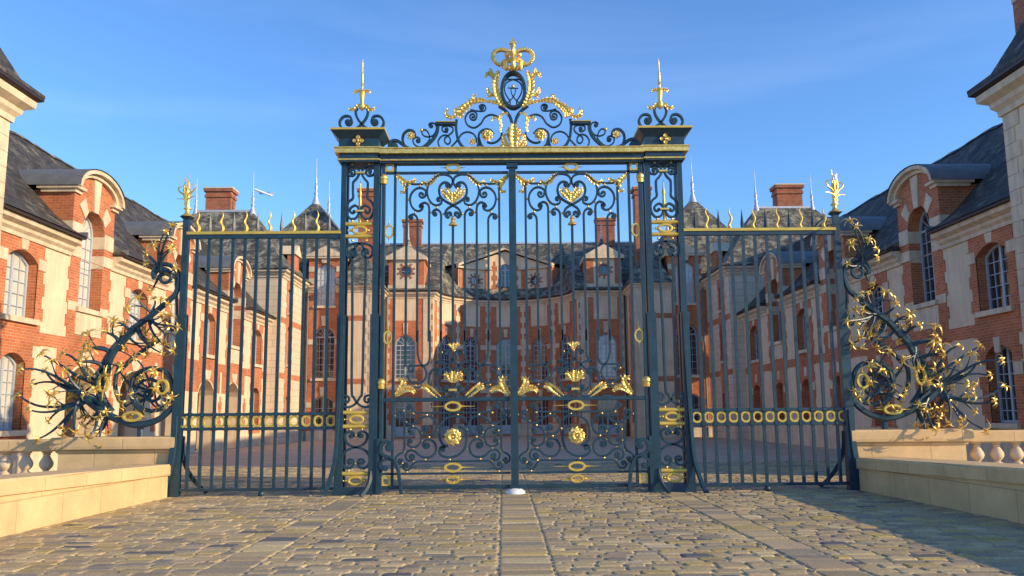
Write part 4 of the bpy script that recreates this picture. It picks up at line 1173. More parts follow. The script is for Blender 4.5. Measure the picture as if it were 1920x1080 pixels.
# ------------------------------------------------------------------ gate leaf (left one; the right one is its mirror image)
def gate_leaf(label):
    root = thing('gate_leaf', label, 'gate', (-1.2, 0, 0), 'the two leaves of the gate')
    zt, zm, zl, zb = gz(849, 324), gz(849, 749), gz(849, 887.5), gz(849, 913)
    xs0 = gx(716.5, 600); xin = -.075
    bar(root, xs0, .04, xs0, gz(716, 306), .07, .08, 'hinge_stile')
    bar(root, xs0, zt, xin, zt, .05, .05, 'top_rail'); bar(root, xs0, zm, xin, zm, .075, .06, 'middle_rail')
    bar(root, xs0, zl, xin, zl, .04, .05, 'lower_rail'); bar(root, xs0, zb, xin, zb, .065, .06, 'bottom_rail')
    A = Zm(700, 280, 3.856); B = Zm(730, 620, 7.713); C2 = Zm(730, 760, 6.543)
    xc = gx(849.2, 500)
    bw = .05
    def twin(fn):   # a traced piece and its reflection about the axis of the leaf
        fn(lambda p: p); fn(lambda p: refl(p, xc))
    x1 = gx(739, 550); bar(root, x1, zb, x1, gz(739, 308), bw, bw)
    zj = gz(760, 345.5)
    # top corner rails
    xa = gx(761.5, 500)
    def b1(f):
        q = [(xa, 0, gz(760, 749)), (xa, 0, zj), (gx(797, 345), 0, zj)]
        q = [(xa, 0, gz(760, 688)), (xa, 0, zj - .0)]; scroll(root, f(q), bw, bw, eye=False, name='bar')
        scroll(root, f([(xa - bw / 2, 0, zj), (gx(799, 345), 0, zj)]), .04, .045, eye=False, name='rail')
        # heart and scrolls of the upper field
        scroll(root, f(W(path([('c', 541, 262, .7), (560, 268), (574, 235), (560, 200), (520, 183), (480, 186), (440, 207), (403, 245), (389, 295), (395, 345), (420, 388), (455, 405), (488, 392), (494, 368), ('c', 472, 366, -.8)], A))), .045, .05)
        scroll(root, f(W(path([('c', 535, 262, -.8), (552, 262), (540, 245), (510, 240), (484, 262), (475, 302), (487, 345), (525, 378), (575, 405), (615, 430), (632, 462), (622, 488), (603, 494), ('c', 597, 470, -.8)], A))), .05, .055)
        scroll(root, f(W(path([('c', 350, 326, .9), (376, 335), (378, 300), (345, 280), (305, 288), (273, 325), (266, 372), (282, 420), (318, 446), (350, 436), (358, 415), ('c', 344, 408, -.7)], A))), .045, .05)
        scroll(root, f(W(path([(404, 1500), (404, 800), (404, 430), (398, 398), (372, 384), (343, 394), (334, 412), ('c', 352, 414, -.7)], A))), .048, .05, name='bar', eyes=(False, True)) if False else None
        for (xb, yt, cx, cy, lf, yend) in ((404, 430, 350, 410, 1, 650.5), (490, 480, 448, 466, 1, 646), (320, 515, 275, 492, 1, 650.5)):
            top = path([(xb, yt + 60), (xb, yt), (xb - 8, yt - 28), (xb - 30, yt - 44), (xb - 54, yt - 36), (cx - 16, cy), ('c', cx, cy, -.75)], A)
            zx = G(*A((xb, yt + 60))).x
            pts = W(top); pts = [(p[0] if i > 2 else zx, p[1], p[2]) for i, p in enumerate(pts)]
            scroll(root, f([(zx, 0, gz(849, 640))] + pts), .048, .05, name='bar', eyes=(False, True))
        for p in ((335, 262), (255, 364), (402, 393), (302, 457), (252, 487), (420, 457), (458, 420), (508, 468)):
            bead(root, f(W([A(p)]))[0])
        # gilded leaves of the top corners
        leaf(root, f(tl_([(162, 182), (200, 215), (240, 245), (275, 240), (300, 225), (296, 205)], A)), .075, 5, extra=[(f(tl_([(175, 195), (215, 240), (235, 280), (228, 305), (205, 312), (192, 298)], A)), .065, 4)])
        leaf(root, f(tl_([(486, 182), (455, 200), (420, 235), (385, 252), (355, 240), (357, 222)], A)), .075, 6)
        # foot of the bars: loops over the middle rail
        scroll(root, f(W(path([(407, 0), (407, 250), (412, 350), (440, 450), (490, 505), (550, 480), (580, 420), (585, 250), (585, 0)], B))), .046, .05, eye=False, name='bar_loop')
        scroll(root, f(W(path([('c', 330, 560, -.6), (300, 500), (380, 508), (470, 505), (520, 560), (535, 640), (500, 720), (430, 765), (350, 760), (290, 715), (262, 660)], B))), .044, .05)
        scroll(root, f(W(path([(352, 822), (500, 820)], B))), .036, .04, eye=False, name='rail')
        scroll(root, f(W(path([(748, 0), (748, 250), (745, 360), (715, 430), (668, 465), (760, 458), (830, 500), (880, 560), (960, 600)], B))), .044, .05, eye=False, name='bar_loop')
        scroll(root, f(W(path([('c', 700, 605, 1.0), (740, 620), (735, 570), (690, 550), (630, 565), (585, 620), (572, 720), (590, 830), (660, 930), (760, 975)], B))), .048, .055, eyes=(True, False))
        scroll(root, f(W(path([('c', 820, 330, 1.0), (790, 335), (820, 290), (880, 310), (900, 400), (1000, 500), (1100, 590), (1145, 690), (1130, 800), (1060, 880), (1000, 870), ('c', 1020, 830, .9)], B))), .046, .05)
        scroll(root, f(W(path([(760, 972), (850, 940), (915, 880), (935, 800)], B))), .036, .045, eye=False)
        for p in ((262, 565), (262, 682), (380, 790), (550, 660), (1075, 312)): bead(root, f(W([B(p)]))[0])
        leaf(root, f(tl_([(90, 948), (140, 880), (190, 800), (205, 740), (170, 705), (125, 720)], B)), .085, 7, extra=[(f(tl_([(100, 940), (180, 880), (250, 850), (320, 855), (360, 890), (345, 915)], B)), .08, 7)])
        leaf(root, f(tl_([(735, 965), (660, 910), (600, 865), (540, 820), (500, 810), (480, 860)], B)), .09, 8)
        # lower field
        scroll(root, f(W(path([('c', 455, 292, 1.25), (415, 315), (430, 350), (480, 368), (540, 345), (578, 280), (570, 200), (520, 145), (450, 135), (380, 165), (320, 215), (250, 235), (180, 200), (110, 150), (98, 110), (130, 80), ('c', 150, 105, .5)], C2))), .046, .052)
        scroll(root, f(W(path([('c', 262, 340, 1.0), (232, 330), (240, 290), (290, 270), (355, 300), (388, 370), (380, 450), (340, 500), (280, 515), (230, 485), (225, 455), ('c', 258, 445, .9)], C2))), .044, .05)
        scroll(root, f(W(path([('c', 455, 490, -1.25), (412, 480), (425, 440), (480, 420), (540, 445), (572, 510), (560, 580), (510, 630), (440, 640), (380, 620), (330, 575), (270, 550), (215, 575), (200, 630), (225, 675), (270, 680), ('c', 268, 635, -.95)], C2))), .046, .052)
        scroll(root, f(W(path([('c', 130, 680, -1.0), (155, 690), (125, 720), (85, 695), (80, 640), (120, 600), (165, 575), (183, 520), (183, 400), (183, 250), (183, 120), (160, 60)], C2))), .042, .048, eyes=(True, False))
        scroll(root, f(W(path([('c', 205, 735, 1.0), (180, 720), (165, 755), (205, 798), (255, 780), (290, 720), (350, 690), (450, 688), (785, 688)], C2))), .042, .048, eyes=(True, False))
        scroll(root, f(W(path([('c', 240, 30, -.7), (225, 10), (262, -8), (290, 50), (330, 88), (450, 92), (785, 92)], C2))), .042, .048, eyes=(True, False))
        for p in ((72, 128), (170, 72), (205, 210), (295, 98), (458, 118), (290, 258), (218, 320), (405, 340), (597, 298), (487, 390), (212, 455), (405, 440), (597, 537), (290, 530), (192, 577), (440, 665), (292, 688), (160, 712), (213, 818)):
            bead(root, f(W([C2(p)]))[0])
    twin(b1)
    # middle bar with bell finial
    bar(root, xc, gz(849, 642), xc, gz(849, 425), .048, .05)
    mb = MB(); zf = gz(849, 418)
    mb.lathe((xc, 0, zf - .05), [(.02, -.02), (.085, 0), (.09, .015), (.05, .05), (.03, .10), (.05, .12), (.03, .15), (.012, .19)], 12); mb.build('bell_finial', 'gold', root, smooth=45)
    # heart shaped palmette
    def palm(z, paths, name, y=-.03, **k):
        mb = MB()
        for it, wd, lb in paths: leafy(mb, [(p[0], p[1] + y, p[2]) for p in tl_(it, z, 18)], wd * .9, lb, **k)
        return mb.build(name, 'gold', root, smooth=38)
    palm(A, [([(577, 392), (577, 350), (575, 318)], .07, 3), ([(570, 385), (545, 350), (520, 320), (492, 312)], .075, 4), ([(584, 385), (608, 350), (634, 320), (662, 312)], .075, 4), ([(560, 370), (525, 345), (500, 300), (490, 285)], .06, 3), ([(594, 370), (628, 345), (654, 300), (664, 285)], .06, 3), ([(574, 350), (555, 320), (540, 295), (515, 292)], .06, 3), ([(580, 350), (598, 320), (615, 295), (640, 292)], .06, 3)], 'heart_palmette')
    palm(B, [([(925, 755), (925, 670), (925, 590)], .085, 4), ([(915, 750), (880, 690), (850, 640), (815, 630), (800, 660)], .075, 4), ([(935, 750), (970, 690), (1005, 640), (1035, 630), (1060, 660)], .075, 4), ([(905, 745), (860, 700), (815, 690), (790, 690)], .055, 3), ([(945, 745), (990, 700), (1035, 700), (1062, 700)], .055, 3)], 'palmette')
    palm(B, [([(935, 280), (935, 230), (935, 180)], .05, 3), ([(928, 280), (905, 230), (870, 195), (850, 215)], .045, 3), ([(942, 280), (965, 230), (1000, 195), (1015, 215)], .045, 3)], 'palmette')
    bead(root, W([B((937, 290))])[0], .03)
    zbox(root, xc - .075, xc + .075, gz(849, 733.5), gz(849, 729), -.05, .05, 'gilded_collar', 'gold')
    bar(root, xc, zm, xc, gz(849, 718), .035, .04)
    rosette(root, W([C2((778, 385))], -.06)[0], .165, 10)
    pts = W(path([('c', 662, 540, -1.0), (690, 520), (640, 505), (612, 560), (640, 615), (735, 640), (830, 615), (910, 550), (945, 440), (945, 340), (905, 280), (845, 260)], C2)); scroll(root, pts, .05, .055, eyes=(True, False))
    pts = W(path([(720, 505), (660, 480), (618, 400), (620, 280), (665, 190), (740, 145), (830, 130), (900, 150), (945, 200)], C2)); scroll(root, pts, .05, .055, eye=False)
    for p in ((740, 665), (838, 115)): bead(root, W([C2(p)])[0])
    # gilded rings with spikes
    for (cx, cy, rx, rz, l, sp) in ((849, 762, .135, .075, .42, 1), (848.5, 876.5, .14, .07, .42, 1), (849, 314.5, .12, .065, .25, 1)):
        c = G(cx, cy); oval(root, (xc, -.02, c.z), rx, rz, .045, .05)
        spike(root, (xc - rx - .01, 0, c.z), (xc - l, 0, c.z), .016); spike(root, (xc + rx + .01, 0, c.z), (xc + l, 0, c.z), .016)
    c = G(849, 899.5); oval(root, (xc, -.02, c.z), .11, .06, .035, .05); leaf(root, resamp([(xc - .1, -.02, c.z - .01), (xc, -.03, c.z - .05), (xc + .1, -.02, c.z - .01)], 14), .03, 6)
    leaf(root, resamp([(xc - .1, -.02, c.z + .03), (xc, -.03, c.z + .05), (xc + .1, -.02, c.z + .03)], 14), .03, 6)
    spike(root, (xc - .12, 0, c.z), (xc - .3, 0, c.z), .02); spike(root, (xc + .12, 0, c.z), (xc + .3, 0, c.z), .02)
    for (px, py) in ((728.5, 434), (727, 633)):
        c = G(px, py); x = (xs0 + x1) / 2; oval(root, (x, 0, c.z), .075, .115, .035, .04)
        spike(root, (x, 0, c.z + .12), (x, 0, c.z + .30), .016); spike(root, (x, 0, c.z - .12), (x, 0, c.z - .28), .016)
    for (px, py) in ((729, 314.5), (727, 902)):
        c = G(px, py); x = (xs0 + x1) / 2; r = .075
        mb = MB(); fr = FR((0, -.03), (1, 0), (0, -1)); plate(mb, fr, rect(x - .085, x + .085, c.z - .085, c.z + .085), [[(x + r * .7 * math.cos(2 * PI * k / 16), c.z + r * .8 * math.sin(2 * PI * k / 16)) for k in range(16)]], 0, .05)
        mb.build('gilded_corner_plate', 'goldpaint', root)
    for (px, py) in ((715, 337), (713, 720)):
        c = G(px, py); mb = MB(); mb.lathe((xs0, -.02, c.z), [(.03, -.10), (.065, -.09), (.075, -.03), (.06, -.02), (.075, .0), (.075, .05), (.05, .09), (.02, .10)], 12); mb.build('gilded_hinge', 'gold', root, smooth=45)
    return root
gl = gate_leaf("left leaf of the open-work gate, navy bars with gilded leaves and rosette")
mirror_tree(gl, label="right leaf of the open-work gate, navy bars with gilded leaves and rosette")
# meeting stile with its stone stop
ms = thing('meeting_stile', "thick navy centre post where the two gate leaves meet", 'post', (0, 0, 0))
zbox(ms, -.068, .068, .05, gz(963, 309), -.07, .03, 'post'); zbox(ms, -.11, .11, gz(963, 316), gz(963, 308), -.09, .05, 'cap')
zbox(ms, -.14, .14, gz(963, 325), gz(963, 316.5), -.075, .04, 'collar') if False else None
zbox(ms, -.095, .095, .02, .16, -.09, .05, 'shoe')
st = MB(); st.lathe((0.0, -.03, 0), [(.19, -.02), (.18, .05), (.14, .085), (.07, .105), (.001, .11)], 18)
so2 = st.build('gate_stop', 'white', None, smooth=50, loc=(0, -.03, 0)); tag(so2, "white domed stone set in the paving under the middle of the gate", 'gate stop')

# ------------------------------------------------------------------ gate pillar
def gate_pillar(label):
    root = thing('gate_pillar', label, 'gate pillar', (-2.95, 0, 0), 'the two openwork pillars of the gate')
    xl0, xl1 = gx(639.5, 400), gx(649, 400); xr0, xr1 = gx(700.5, 400), gx(710.5, 400); ztop = gz(675, 305); zk = gz(640, 590)
    DP = .30
    for (a, b) in ((xl0, xl1), (xr0, xr1)):
        for (y0, y1) in ((-.05, .05), (DP - .1, DP)):
            zbox(root, a, b, .0, ztop, y0, y1, 'post')
            zbox(root, a - .025, b + .025, .0, zk, y0 - .012, y1 + .012, 'lower_post')
    Pz = Zm(600, 100, 2.84); Pp = Zm(640, 300, 6.0); Q = Zm(500, 440, 2.573); Rr = Zm(625, 760, 5.68)
    xc = (xl1 + xr0) / 2
    for yb in (0.0, ):
        def two(fn): fn(lambda p: p); fn(lambda p: refl(p, xc))
        def t1(f):
            scroll(root, f(W(path([('c', 118, 135, -.9), (125, 180), (75, 170), (55, 125), (80, 80), (140, 68), (185, 95), (200, 150), (175, 205), (135, 250), (130, 300), (130, 360), (130, 430), (85, 470), (55, 530), (60, 600), (100, 660), (160, 655), (195, 600), (190, 540), (155, 512), (115, 530), ('c', 135, 575, -.6)], Pp))), .05, .05)
            # long loop with scrolls at both ends
            scroll(root, f(W(path([('c', 480, 85, 1.0), (510, 95), (508, 60), (470, 42), (435, 50), (418, 90), (413, 160), (413, 400), (410, 740), (420, 785), (445, 820), (480, 832), (508, 815), (510, 785), ('c', 488, 797, -1.0)], Q))), .05, .05)
            scroll(root, f(W(path([('c', 190, 330, -1.0), (215, 340), (215, 295), (170, 280), (130, 305), (125, 350), (150, 405), (210, 440), (280, 455), (350, 490), (385, 550), (380, 620), (340, 665), (285, 665), (262, 625), ('c', 300, 605, .9)], Rr))), .05, .05)
            for (z, p) in ((Pz, (172, 592)), (Pz, (172, 893)), (Pz, (172, 997)), (Q, (401, 845)), (Q, (403, 940)), (Rr, (162, 692))): bead(root, f(W([z(p)]))[0], .028)
        two(t1)
    for (py0, py1) in ((135, 158), (565, 588)):
        a, b = Pp((0, py0)), Pp((0, py1)); zbox(root, xc - .085, xc + .085, gz(670, b[1]), gz(670, a[1]), -.05, .05, 'gilded_clamp', 'gold')
    for (z, p) in ((Rr, (245, 318)), (Rr, (237, 620))): bead(root, (xc, 0, W([z(p)])[0][2]), .026)
    for py in (420.3, 443.3, 773.7, 799.7, 888.2):
        for y in (0.0,):
            mb = MB(); mb.tube([(xl1 - .02, y, gz(670, py)), (xr0 + .02, y, gz(670, py))], .04, 10); mb.build('gilded_rail', 'goldpaint', root, smooth=50)
    for (py) in (432, 786.5, 901.5):
        z = gz(670, py); oval(root, (xc, -.01, z), .125, .068, .05, .04)
        for s in (-1, 1):
            bead(root, (xc + s * .17, 0, z), .03); bead(root, (xc + s * .22, 0, z), .018)
    mb = MB(); mb.lathe((xc, 0.02, gz(675, 420)), [(.03, 0), (.03, .25), (.05, .27), (.03, .30), (.025, .55), (.035, .60), (.02, .65), (.004, .85)], 8); mb.build('gilded_spear', 'goldpaint', root, smooth=50)
    zbox(root, xl0 - .04, xr1 + .04, 0, gz(660, 913), -.06, DP + .02, 'base_box')
    # curved foot brace outside
    pts = W(cat([(641, 592), (638, 680), (633, 780), (628, 860), (618, 905), (607, 940)], 6), -.12)
    mb = MB(); mb.ribbon([(p[0], -.05 - .32 * (i / len(pts)) ** 3, max(p[2], .02)) for i, p in enumerate(pts)], .07, .10); mb.build('foot_brace', 'navy', root, smooth=45)
    pts = [(xr0 + .02, -.05 - .30 * t ** 2.5, .42 * (1 - t)) for t in [i / 10 for i in range(11)]]
    mb = MB(); mb.tube([(p[0] - .12 * (i / 10) ** 3, p[1], p[2] + .02) for i, p in enumerate(pts)], .04, 4); mb.build('foot_brace', 'navy', root)
    # scrolled buttress on the gate side
    xg = xr1 + .02
    b = Rr
    scroll(root, W(path([('c', 590, 445, 1.0), (600, 400), (555, 390), (515, 420), (505, 480), (530, 530), (600, 560), (650, 595), (690, 690), (705, 800), (725, 950)], b), -.08), .075, .06, eyes=(True, False), name='buttress')
    scroll(root, W(path([('c', 550, 665, -1.0), (560, 690), (515, 675), (500, 630), (530, 585), (590, 575), (640, 600)], b), -.08), .05, .06, eyes=(True, False))
    zbox(root, xr1 + .028, xr1 + .085, 0, gz(707, 822), -.09, .06, 'buttress_post')
    # capital
    zc = gz(675, 280); x0, x1 = gx(637, 270), gx(716, 270)
    def slab(a, b, p0, p1, name, m_='navy', e=0.0, bev=.006): zbox(root, gx(a, p0), gx(b, p0), gz(675, p1), gz(675, p0), -.14 - e, DP + .10 + e, name, m_, bev)
    slab(638, 712, 262, 280, 'frieze')
    slab(629, 719.5, 280, 282.7, 'gilded_moulding', 'gold', .06); slab(630.5, 718, 282.8, 291.5, 'gilded_moulding', 'gold', .045); slab(638, 711, 291.7, 300.5, 'architrave'); slab(635, 714, 300.7, 304, 'gilded_fillet', 'gold', .01); slab(638, 711, 304.2, 307.5, 'soffit')
    mb = MB(); y0, y1 = -.14, DP + .10
    xa, xb = gx(637, 264), gx(713, 264); ya, za = gx(625, 251), gz(675, 251); yb_ = gx(724, 251)
    mb.hexa([(xa, y0, gz(675, 264)), (xb, y0, gz(675, 264)), (xb, y1, gz(675, 264)), (xa, y1, gz(675, 264)), (ya, y0 - .12, za), (yb_, y0 - .12, za), (yb_, y1 + .12, za), (ya, y1 + .12, za)]); mb.build('capital', 'navy', root)
    zbox(root, ya - .01, yb_ + .01, za + .001, za + .045, y0 - .13, y1 + .13, 'gilded_cap_edge', 'goldpaint')
    flower5(root, (gx(674, 269), -.17, gz(674, 269)), .11, 4, 'gilded_rosette')
    # finial
    Fz = Zm(640, 120, 7.71); xf = gx(677, 200); yf = .1
    for fl in (0, 1):
        p = W(path([('c', 100, 840, 1.1), (152, 835), (130, 770), (70, 752), (10, 780), (-25, 850), (0, 920), (60, 950), (150, 945), (235, 920), (310, 850), (365, 770), (385, 690), (365, 640)], Fz), yf)
        if fl: p = refl(p, xf)
        scroll(root, p, .055, .06, eyes=(True, False))
    mb = MB(); z0 = gz(677, 208, yf)
    mb.lathe((xf, yf, z0), [(.005, 0), (.06, .05), (.065, .1), (.035, .16), (.05, .3), (.065, .38), (.03, .42), (.02, .44), (.02, .5), (.035, .53), (.018, .56), (.032, .6), (.018, .64), (.03, .67), (.016, .71), (.025, .74), (.012, .78), (.012, .95), (.004, 1.05)], 12)
    mb.build('gilded_baluster', 'gold', root, smooth=45)
    for fl in (0, 1):
        for it, wd in (([(285, 385), (240, 390), (200, 400), (180, 435)], .045), ([(290, 590), (240, 600), (190, 650), (130, 660), (110, 620)], .055)):
            p = resamp(W(path(it, Fz), yf - .02), 16); p = refl(p, xf) if fl else p; leaf(root, p, wd, 3)
    return root
gp = gate_pillar("left openwork gate pillar with navy scrolls, gilded rails and spiked finial")
mirror_tree(gp, label="right openwork gate pillar with navy scrolls, gilded rails and spiked finial")

# ------------------------------------------------------------------ overthrow with the crowned medallion
def overthrow():
    root = thing('gate_overthrow', "navy and gold beam across the gate topped by scrollwork, medallion and gilded crown", 'gate crest', (0, 0, gz(963, 305)))
    xe = gx(714, 290)
    def lay(p0, p1, y, m_, name): zbox(root, xe, -xe, gz(963, p1), gz(963, p0), -y, y, name, m_, .005)
    lay(280.3, 282.6, .205, 'gold', 'gilded_moulding'); lay(282.7, 291.3, .19, 'gold', 'gilded_moulding'); lay(291.5, 300.3, .11, 'navy', 'beam'); lay(300.5, 303.3, .13, 'gold', 'gilded_fillet'); lay(303.5, 307.5, .10, 'navy', 'soffit')
    C = Zm(820, 60, 4.5); Wz = Zm(720, 180, 9.0); U = Zm(900, 60, 6.752); xc = gx(962.6, 200)
    def two(fn): fn(lambda p: p); fn(lambda p: refl(p, xc))
    def t1(f):
        scroll(root, f(W(path([('c', 165, 850, -1.2), (212, 862), (190, 905), (130, 898), (90, 850), (105, 785), (165, 752), (240, 765), (310, 815), (390, 870), (500, 892), (640, 875), (760, 800), (850, 700), (898, 600), (910, 490)], Wz))), .07, .06, eyes=(True, False))
        scroll(root, f(W(path([(345, 840), (315, 740), (330, 650), (385, 590), (440, 578), (500, 600), (522, 660), (500, 710)], Wz))), .055, .055, eye=False)
        scroll(root, f(W(path([('c', 572, 752, 1.1), (605, 770), (600, 715), (545, 695), (492, 730), (500, 800), (560, 850), (640, 858), (720, 800), (765, 740), (768, 680), (740, 610), (690, 570), (635, 585)], Wz))), .032, .04, eyes=(True, False))
        scroll(root, f(W(path([('c', 797, 505, -1.1), (770, 520), (760, 480), (800, 455), (855, 470), (885, 530), (870, 610), (820, 670), (740, 690), (670, 670), (638, 620), (650, 575)], Wz))), .032, .04, eyes=(True, False))
        bead(root, f(W([Wz((632, 575))]))[0], .035)
        scroll(root, f(W(path([('c', 1062, 565, 1.1), (1080, 600), (1040, 612), (985, 585), (985, 530), (1040, 505), (1110, 508), (1160, 540), (1155, 605), (1100, 655), (1030, 710), (1025, 770), (1070, 812), (1115, 780), (1110, 710), (1050, 662), (970, 680), (915, 760), (935, 850), (1010, 900), (1090, 895), (1180, 810), (1250, 730), (1310, 645), (1400, 608), (1500, 635), (1555, 710), (1555, 790)], Wz))), .034, .042, eyes=(True, False))
        scroll(root, f(W(path([(1225, 400), (1215, 500), (1222, 600), (1245, 720), (1310, 840), (1390, 890), (1480, 905), (1560, 880), (1600, 800), (1598, 700)], Wz))), .06, .06, eye=False)
        scroll(root, f(W(path([(350, 930), (352, 860), (390, 825), (440, 825), (475, 860)], C))), .045, .05, eye=False)
        scroll(root, f(W(path([(352, 905), (375, 960), (430, 992), (500, 985), (545, 965), (580, 940)], C))), .055, .055, eye=False)
        scroll(root, f(W(path([(545, 850), (535, 890), (500, 925), (455, 938), (420, 928)], C))), .042, .05, eye=False)
        scroll(root, f(W(path([('c', 300, 712, 1.2), (325, 735), (333, 695), (305, 668), (262, 680), (235, 730), (255, 785), (310, 808), (365, 775), (400, 722), (450, 698), (505, 712), (530, 745)], C))), .036, .045, eyes=(True, False))
        scroll(root, f(W(path([('c', 374, 634, -1.1), (360, 650), (355, 625), (385, 612), (408, 635), (395, 665), (345, 668), (280, 655)], C))), .03, .04, eyes=(True, False))
        scroll(root, f(W(path([(520, 625), (575, 665), (615, 720), (632, 785)], C))), .065, .06, eye=False)
        a, b = f([tuple(G(818, 235)), tuple(G(853, 235))]); x0, x1 = sorted((a[0], b[0]))
        zbox(root, x0, x1, gz(835, 235), gz(835, 231), -.06, .06, 'crest_rail'); zbox(root, x0 - .02, x1, gz(835, 230.8), gz(835, 229), -.08, .08, 'gilded_fillet', 'goldpaint')
        p = f(W([Wz((450, 670))], -.04))[0]; flower5(root, p, .085, 6)
        p = f(W([Wz((1492, 770))], -.04))[0]; flower5(root, p, .075, 6)
        rosette(root, f(W([C((420, 875))], -.05))[0], .125, 8, name='gilded_rosette')
        # acanthus over the shoulders
        for it, wd, lb in (([(575, 640), (520, 610), (470, 598), (400, 590)], .06, 4), ([(410, 588), (340, 585), (280, 600), (230, 640)], .085, 5), ([(300, 600), (240, 640), (200, 690), (205, 735)], .10, 4), ([(330, 590), (300, 575), (305, 545), (330, 535)], .04, 3),
                           ([(270, 610), (215, 640), (180, 690), (185, 730)], .08, 4), ([(215, 690), (160, 700), (150, 660), (175, 650)], .05, 3), ([(160, 715), (120, 728), (82, 712), (75, 675), (95, 660)], .065, 4),
                           ([(530, 850), (535, 790), (525, 735), (545, 700), (580, 690), (600, 705)], .045, 5), ([(525, 760), (500, 730), (465, 735), (460, 765)], .035, 3),
                           ([(625, 990), (590, 960), (565, 920), (560, 880), (585, 870)], .07, 4), ([(610, 995), (575, 985), (550, 940), (548, 915)], .06, 3), ([(635, 960), (610, 890), (600, 840), (612, 812)], .07, 4)):
            leaf(root, f([(p[0], p[1] - .04, p[2]) for p in tl_(it, C, 20)]), wd, lb)
        # leaves flanking the medallion
        leaf(root, f(tl_([(285, 930), (240, 860), (205, 760), (195, 650), (215, 560), (240, 480)], U, 34, -.03)), .10, 9, side=0)
        for it, wd in (([(205, 620), (165, 560), (130, 520), (85, 545), (68, 585)], .07), ([(170, 570), (145, 520), (125, 460)], .05), ([(215, 800), (160, 800), (110, 770), (90, 700)], .06), ([(200, 800), (140, 800), (90, 835)], .04)):
            leaf(root, f(tl_(it, U, 16, -.02)), wd, 3)
        # monogram strokes
        scroll(root, f(W(path([(350, 885), (352, 918), (378, 915), (380, 875), (350, 830), (318, 770), (310, 700), (340, 640), (410, 605), (480, 598), (530, 618)], U), -.02)), .028, .03, eye=False, name='monogram')
        scroll(root, f(W(path([(392, 720), (400, 780), (430, 830), (465, 870), (485, 890)], U), -.02)), .022, .03, eye=False, name='monogram')
        # crown arches with beads
        cr_pts = [(262, 420), (205, 390), (170, 330), (185, 265), (240, 230), (310, 232), (370, 255), (395, 290)]
        pts = f(W(path(cr_pts, U), .0)); mb = MB(); mb.ribbon(pts, .055, .09); mb.build('crown_arch', 'gold', root, smooth=45)
        mb = MB()
        for p in resamp(f(W(path([(235, 420), (190, 390), (152, 330), (168, 255), (235, 214), (310, 216), (372, 238)], U), .0)), 17): mb.ball(p, .028, 7, 5)
        mb.build('crown_beads', 'gold', root, smooth=60)
    two(t1)
    # central acanthus
    mb = MB()
    for it, wd, lb in (([(643, 995), (643, 900), (643, 782)], .13, 5),):
        leafy(mb, [(p[0], p[1] - .06, p[2]) for p in tl_(it, C, 26)], wd, lb)
    mb.build('acanthus_leaf', 'gold', root, smooth=38)
    # medallion ring
    c = G(962.4, 171); pts = [(xc + .225 * math.cos(2 * PI * k / 40), 0, c.z + .015 + .355 * math.sin(2 * PI * k / 40)) for k in range(40)]
    mb = MB(); mb.ribbon(pts, .06, .16, closed=True); mb.build('medallion_ring', 'navy', root, smooth=45)
    scroll(root, W([U((352, 708)), U((482, 715))], -.02), .018, .03, eye=False, name='monogram'); bead(root, W([U((416, 688))], -.04)[0], .035)
    # crown circlet and front arches
    cz = gz(962, 121); k = 1
    mb = MB(); mb.lathe((xc, 0, cz), [(.205, -.05), (.225, -.045), (.235, -.02), (.215, .0), (.235, .03), (.225, .055), (.20, .06), (.19, .0), (.205, -.05)], 26, caps=False); mb.build('crown_circlet', 'gold', root, smooth=45)
    for a in (-90, 90):
        mb = MB(); pts = []
        for (r, z) in ((.21, -.04), (.30, .04), (.34, .14), (.30, .24), (.18, .28), (.08, .26), (.02, .20)):
            pts.append((xc + 0, r * (1 if a > 0 else -1), cz + z))
        mb.tube(cat(pts, 4), .04, 6); mb.build('crown_arch', 'gold', root, smooth=45)
    mb = MB()
    for kx in (-1, 0, 1):
        mb.lathe((xc + kx * .14, -.16 if kx else -.22, cz - .10), [(.02, -.09), (.055, -.04), (.045, .05), (.06, .10), (.03, .12)], 8)
        mb.ball((xc + kx * .12, -.17 if kx else -.22, cz + .12), .055, 8, 5)
    mb.build('crown_fleuron', 'gold', root, smooth=45)
    mb = MB(); mb.lathe((xc, 0, gz(962, 100)), [(.05, -.18), (.045, -.05), (.06, 0), (.05, .05), (.03, .07), (.03, .2)], 10); z = gz(962, 81)
    mb.ball((xc, 0, z - .06), .06, 10, 6); mb.box(xc - .075, xc + .075, -.025, .025, z - .015, z + .03, .008); mb.box(xc - .026, xc + .026, -.026, .026, z - .07, z + .095, .008); mb.build('crown_cross', 'gold', root, smooth=40)
    return root
overthrow()

